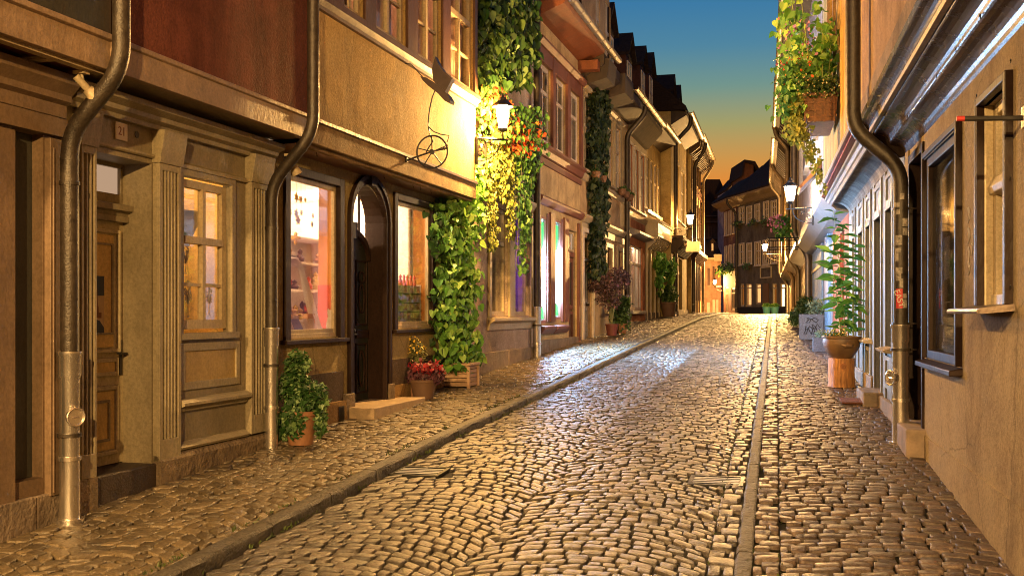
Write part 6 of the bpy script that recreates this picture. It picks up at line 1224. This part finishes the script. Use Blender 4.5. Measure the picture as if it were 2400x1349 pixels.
def top_plant(label, X, Y, z, r, n, size, m_, extra=None, kind='blade'):
    t = thing('planter_greenery', label, 'plant', (X, Y, z)); leaves('leaves', lump((X, Y, z+r[2]*.7), r, n, .2), (0, -.7, .7), (0, 0, .5), size, m_, t, kind=kind, jit=.8)
    if extra: leaves('flowers', lump((X, Y-.05, z+r[2]), r, 60, .5), (0, -.8, .5), (0, 0, .6), .05, extra, t, kind='petal')
top_plant('grey green herb spilling from the tall concrete planter', 6.85, 23.9, z+.52, (.28, .25, .22), 500, .09, GREYG)
top_plant('silvery tuft in the small concrete planter', 5.92, 20.4, z2+.24, (.16, .14, .10), 260, .06, GREYG)
bush('round bush with yellow flecks in a black tub by the white house', (8.05, 29.2, g(29.2)+.02), [(0, 0, .22, .30, .28, .30, 1), (-.3, -.1, -.05, .22, .2, .25, .5)], 620, .10, G_IVY, pot=(.26, .32), potm=mat('black_tub', (.02, .02, .022), rough=.4), extra=[('flowers', YEL, 50, .05, 'petal', (.5, 1))])
# far pots
for lb, px in (('teal bucket with green plant left of the far doorway step', 1797), ('teal bucket with green plant below the brightly lit far windows', 1816)):
    Y = 61; X = (px-CX)/FP*Y; bush(lb, (X, Y, 1.42), [(0, 0, .1, .26, .2, .14, 1)], 120, .14, G_FRESH, pot=(.24, .42), potm=mat('teal_bucket', (.08, .28, .24), rough=.5), stem=False, group='teal plant buckets at the far house')
bush_w = [(Ls(1375), 4.62, 'small flower basket left on the light orange upper sill'), (Ls(1391), 4.62, 'small flower basket hidden behind ivy on the upper sill'), (Ls(1439), 4.62, 'first small basket right of the ivy column'), (Ls(1448), 4.62, 'middle small basket right of the ivy column'), (Ls(1458), 4.6, 'last small basket right of the ivy column')]
for s_, z_, lb in bush_w:
    p = L.W(s_, .2, z_-.1); t = thing('hanging_basket', lb, 'hanging basket', p, 'small hanging baskets on the light orange house'); m = MB(); m.lathe(p, [(.02, -.15), (.08, -.12), (.11, -.03), (.10, .02)], 12); m.tube([p, (p[0], p[1], p[2]+.22)], .006, 5, world=True); mk('basket', m, WICK, t, smooth=True); leaves('leaves', lump((p[0], p[1], p[2]+.03), (.12, .12, .06), 60), (0, -.8, .5), (0, 0, .5), .05, G_DARK, t)
# window boxes on the far house
for (px, py, lb) in ((1735, 524, 'left window box under the top windows of the far house'), (1772, 521, 'middle window box under the top windows of the far house'), (1800, 520, 'trailing window box between top right windows of the far house'), (1757, 623, 'window box under the middle floor windows of the far house')):
    s_ = DA.S(px); z_ = DA.Z(px, py); p = DA.W(s_, .2, z_); t = thing('window_box', lb, 'window box', p, 'window boxes of the far house'); mk('box', MB(DA).box(s_-.4, s_+.4, .12, .30, z_-.15, z_+.02), DKWOOD, t); leaves('leaves', [DA.W(s_+random.gauss(0, .28), random.uniform(.1, .36), z_+random.gauss(.03, .10)) for _ in range(110)], (-1, -.5, .3), DOWN, .12, G_DARK, t)
for (z_, lb) in ((4.6, 'long window box on the red brown house'),):
    p = FB.W(1.9, .3, z_); t = thing('window_box', lb, 'window box', p, 'window boxes of the far house'); mk('box', MB(FB).box(.3, 3.6, .1, .34, z_-.15, z_+.02), DKWOOD, t); leaves('leaves', [FB.W(random.uniform(.2, 4.2), random.uniform(.1, .55), z_+random.gauss(.1, .18)) for _ in range(330)], (-1, -.5, .3), DOWN, .17, G_DARK, t)
# doormat
mp = L.W; t = thing('doormat', 'brown coir mat on the cobbles before the grey blue shopfront', 'doormat', (4.22, 12.75, g(12.75)+.03)); F_ = Fr(4.22, 12.75, AR, 1); m = MB(F_); m.add([(s, n, g(12.75+s)+.034+h_) for h_ in (0, .022) for s, n in ((-.22, -.30), (.22, -.30), (.22, .28), (-.22, .28))], [(0,3,2,1),(4,5,6,7),(0,1,5,4),(1,2,6,5),(2,3,7,6),(3,0,4,7)]); mk('mat', m, mat('coir', (.16, .06, .03), rough=1, var=.5, scale=60, bump=1, bscale=200), t)
# ================================================================== SHOP CONTENTS
GOLDP = mat('gold_star', (.55, .35, .08), rough=.35, metal=.6, bump=0)
def star(s, n, z, r, lb):
    p = L.W(s, n, z); t = thing('paper_star', lb, 'star ornament', p, 'gold stars hanging in the shop window'); m = MB(L); pts = []
    for i in range(12): rr = r if i % 2 == 0 else r*.5; a_ = math.pi*i/6+s*3; pts.append((s+rr*math.sin(a_), z+rr*math.cos(a_)))
    m.poly(pts, n-.006, n+.006); mk('star', m, GOLDP, t); mk('thread', MB(L).tube([(s, n, z+r), (s, n, 2.9)], .0012, 3), CREAM, t)
ords = ['topmost left', 'top middle', 'top right', 'upper small', 'left middle', 'centre large', 'centre small', 'lower large', 'low left', 'right side upper', 'right side lower']
for i, (px, py, r_) in enumerate(((676, 462, .03), (697, 462, .05), (709, 467, .04), (722, 468, .025), (688, 498, .045), (705, 500, .05), (719, 498, .03), (713, 515, .055), (678, 515, .03), (752, 505, .03), (752, 525, .035))):
    star(L.S(px, -.3), -.3-.01*i, L.Z(px, py, -.3), r_, ords[i] + ' gold star hanging in the left shop window')
t = thing('display_shelf', 'white shelf unit with toys in the left shop window', 'shelf', L.W(11.8, -1.3, 1.2)); m = MB(L)
for z in (1.35, 1.72, 2.05, 2.35): m.box(11.0, 12.5, -1.5, -1.22, z, z+.025)
m.box(10.98, 11.0, -1.5, -1.22, 1.2, 2.4); m.box(12.5, 12.53, -1.5, -1.22, 1.2, 2.4); m.box(11.0, 12.5, -1.52, -1.5, 1.2, 2.4); mk('boards', m, RW, t)
items = [mat('toy_red', (.5, .06, .03), rough=.5, bump=0), mat('toy_dark', (.08, .04, .03), rough=.5, bump=0), mat('toy_wood', (.45, .25, .1), rough=.5, bump=0), mat('toy_yellow', (.6, .4, .05), rough=.5, bump=0)]
random.seed(9)
for k, m_ in enumerate(items):
    m = MB(L)
    for _ in range(9):
        s_, z_ = random.uniform(11.1, 12.4), random.choice((1.376, 1.746, 2.076)); h_ = random.uniform(.08, .24); m.lathe(L.W(s_, random.uniform(-1.4, -1.26), z_), [(.04, 0), (.055, h_*.3), (.02, h_*.6), (.035, h_*.8), (.004, h_)], 10)
    mk('wooden_toy', m, m_, t, smooth=True)
t = thing('hanging_bell', 'gold turned wooden ornament hanging in the left shop window', 'ornament', L.W(L.S(693, -.26), -.26, L.Z(693, 560, -.26))); p = L.W(L.S(693, -.26), -.26, L.Z(693, 560, -.26)); m = MB(); m.lathe(p, [(.004, -.06), (.018, -.04), (.018, -.01), (.05, 0), (.05, .02), (.02, .03), (.02, .055), (.008, .07)], 12); mk('ornament', m, GOLDP, t, smooth=True)
def LP(px, py, n): return (L.S(px, n), n, L.Z(px, py, n))
t = thing('draped_cloth', 'white translucent cloth draped diagonally in the left shop window', 'cloth', LP(715, 700, -.2)); m = MB(L); rows = []
pth = [(676, 598), (690, 596), (702, 604), (712, 625), (720, 655), (730, 690), (740, 725), (752, 765), (756, 775)]
for i, (px, py) in enumerate(pth):
    s_, n_, z_ = LP(px, py, -.16-.008*i); rows.append([(s_-.0-.16*v*(.3+.7*i/8)+.008*math.sin(v*18+i), n_-.02*math.sin(v*11+i*.5), z_-.10*v*(1-i/8)*1.3) for v in [j/6 for j in range(7)]])
m.add([p for r_ in rows for p in r_], [(i*7+j, i*7+j+1, (i+1)*7+j+1, (i+1)*7+j) for i in range(8) for j in range(6)]); mk('cloth', m, mat('white_gauze', (.8, .78, .76), rough=.8, bump=.1), t, smooth=True)
t = thing('red_display_board', 'red board with a white cat at the bottom right of the left shop window', 'display', L.W(10.2, -.15, 1.25)); m = MB(L); m.box(10.205, 10.235, -.29, -.10, 1.24, 1.75); mk('board', m, mat('vermilion_board', (.6, .07, .02), rough=.5, bump=0), t)
m = MB(L); pts = [(-.045, 0), (.045, 0), (.045, .09), (.03, .16), (.035, .21), (.026, .25), (.010, .23), (-.008, .23), (-.022, .25), (-.028, .20), (-.02, .16), (-.04, .09)]
m.prof([(-.15+a_, 1.26+b_) for a_, b_ in pts], 10.195, 10.203); mk('white_cat', m, PAPER, t)
t = thing('open_books', 'open books and cards lying at the bottom of the left shop window', 'books', LP(700, 775, -.15)); m = MB(L)
for i in range(6): s_, n_, z_ = LP(678+i*11, 770, -.12-.02*(i % 2)); m.add([(s_, n_, 1.24), (s_+.13, n_, 1.24), (s_+.12, n_-.07, 1.24+.13+.03*(i % 3)), (s_+.01, n_-.07, 1.24+.13+.03*(i % 3))], [(0, 1, 2, 3)])
mk('book', m, PAPER, t); m = MB(L); s_ = L.S(692, -.1); m.add([(s_, -.09, 1.25), (s_+.2, -.09, 1.25), (s_+.19, -.16, 1.40), (s_+.01, -.16, 1.40)], [(0, 1, 2, 3)]); mk('blue_cover', m, mat('cover_blue', (.05, .09, .25), rough=.4, bump=0), t); m = MB(L); s_ = L.S(718, -.22); m.box(s_, s_+.16, -.26, -.2, 1.236, 1.45); mk('brown_box', m, items[2], t)
def drape(label, s0, s1, n, z0, z1, m_, amp=.02):
    t = thing('shop_curtain', label, 'curtain', L.W((s0+s1)/2, n, z0)); q = MB(L); k = int((s1-s0)*50); q.add([(s0+(s1-s0)*i/k, n+amp*math.sin(i*1.1), z) for i in range(k+1) for z in (z0, z1)], [(2*i, 2*i+2, 2*i+3, 2*i+1) for i in range(k)]); mk('fabric', q, m_, t, smooth=True)
drape('white curtain in the right shop window of the golden house', L.S(957, -.34), L.S(967, -.34), -.34, 1.24, 2.85, mat('white_curtain', (.7, .6, .5), rough=.9, bump=0))
t = thing('card_rack', 'tiered rack of greeting cards with small figures on top in the right shop window', 'card rack', L.W(12.5, -.2, 1.25)); m = MB(L); c2 = [MB(L), MB(L)]
for i in range(5):
    z = 1.27+i*.112; m.box(12.1, 12.9, -.25, -.15, z-.012, z)
    for j in range(7): s_ = 12.12+j*.112; c2[(i+j) % 2].box(s_, s_+.098, -.17, -.16, z+.004, z+.085)
m.box(12.085, 12.1, -.25, -.15, 1.24, 1.82); m.box(12.9, 12.915, -.25, -.15, 1.24, 1.82); m.box(12.1, 12.9, -.26, -.25, 1.24, 1.82); mk('rack', m, PAPER, t); mk('card', c2[0], mat('card_print', (.55, .35, .25), rough=.5, var=.8, scale=60, dark=(.15, .05, .03), bump=0), t); mk('card', c2[1], mat('card_print_pale', (.6, .52, .4), rough=.5, var=.7, scale=70, bump=0, dark=(.12, .14, .06)), t)
m = MB(L)
for j in range(6): m.lathe(L.W(12.2+j*.12, -.2, 1.80), [(.03, 0), (.022, .06), (.012, .085), (.02, .11), (.004, .14)], 10)
mk('figurine', m, items[0], t, smooth=True)
print('objects', len(bpy.data.objects))

# moss and grass in the kerb joints
P = []
for _ in range(1500):
    s_ = random.uniform(4.5, 26); s_ = 4.5 + (s_-4.5)*random.random()**.5; n_ = random.choice((NK+.008, NK-.145, NK-.145, NK+.008)) + random.gauss(0, .012); x, y, _z = L.W(s_, n_, 0)
    if math.sin(s_*2.3)+math.sin(s_*5.1+1) > -.2: P.append((x, y, g(y)+(.0 if n_ > NK-.05 else .07)))
for _ in range(500):
    s_ = random.uniform(-1, 16); n_ = random.choice((.20, -.205, -.045))+random.gauss(0, .01); x, y, _z = K.W(s_, n_, 0); P.append((x, y, g(y)+.0))
o = leaves('grass_tufts', P, (0, -1, .4), (0, 0, 1), .030, leafmat('moss_green', (.05, .07, .015), (.10, .13, .03)), kind='blade', jit=.6); o['kind'] = 'stuff'; o['label'] = 'tufts of moss and grass growing in the kerb joints'; o['category'] = 'grass'
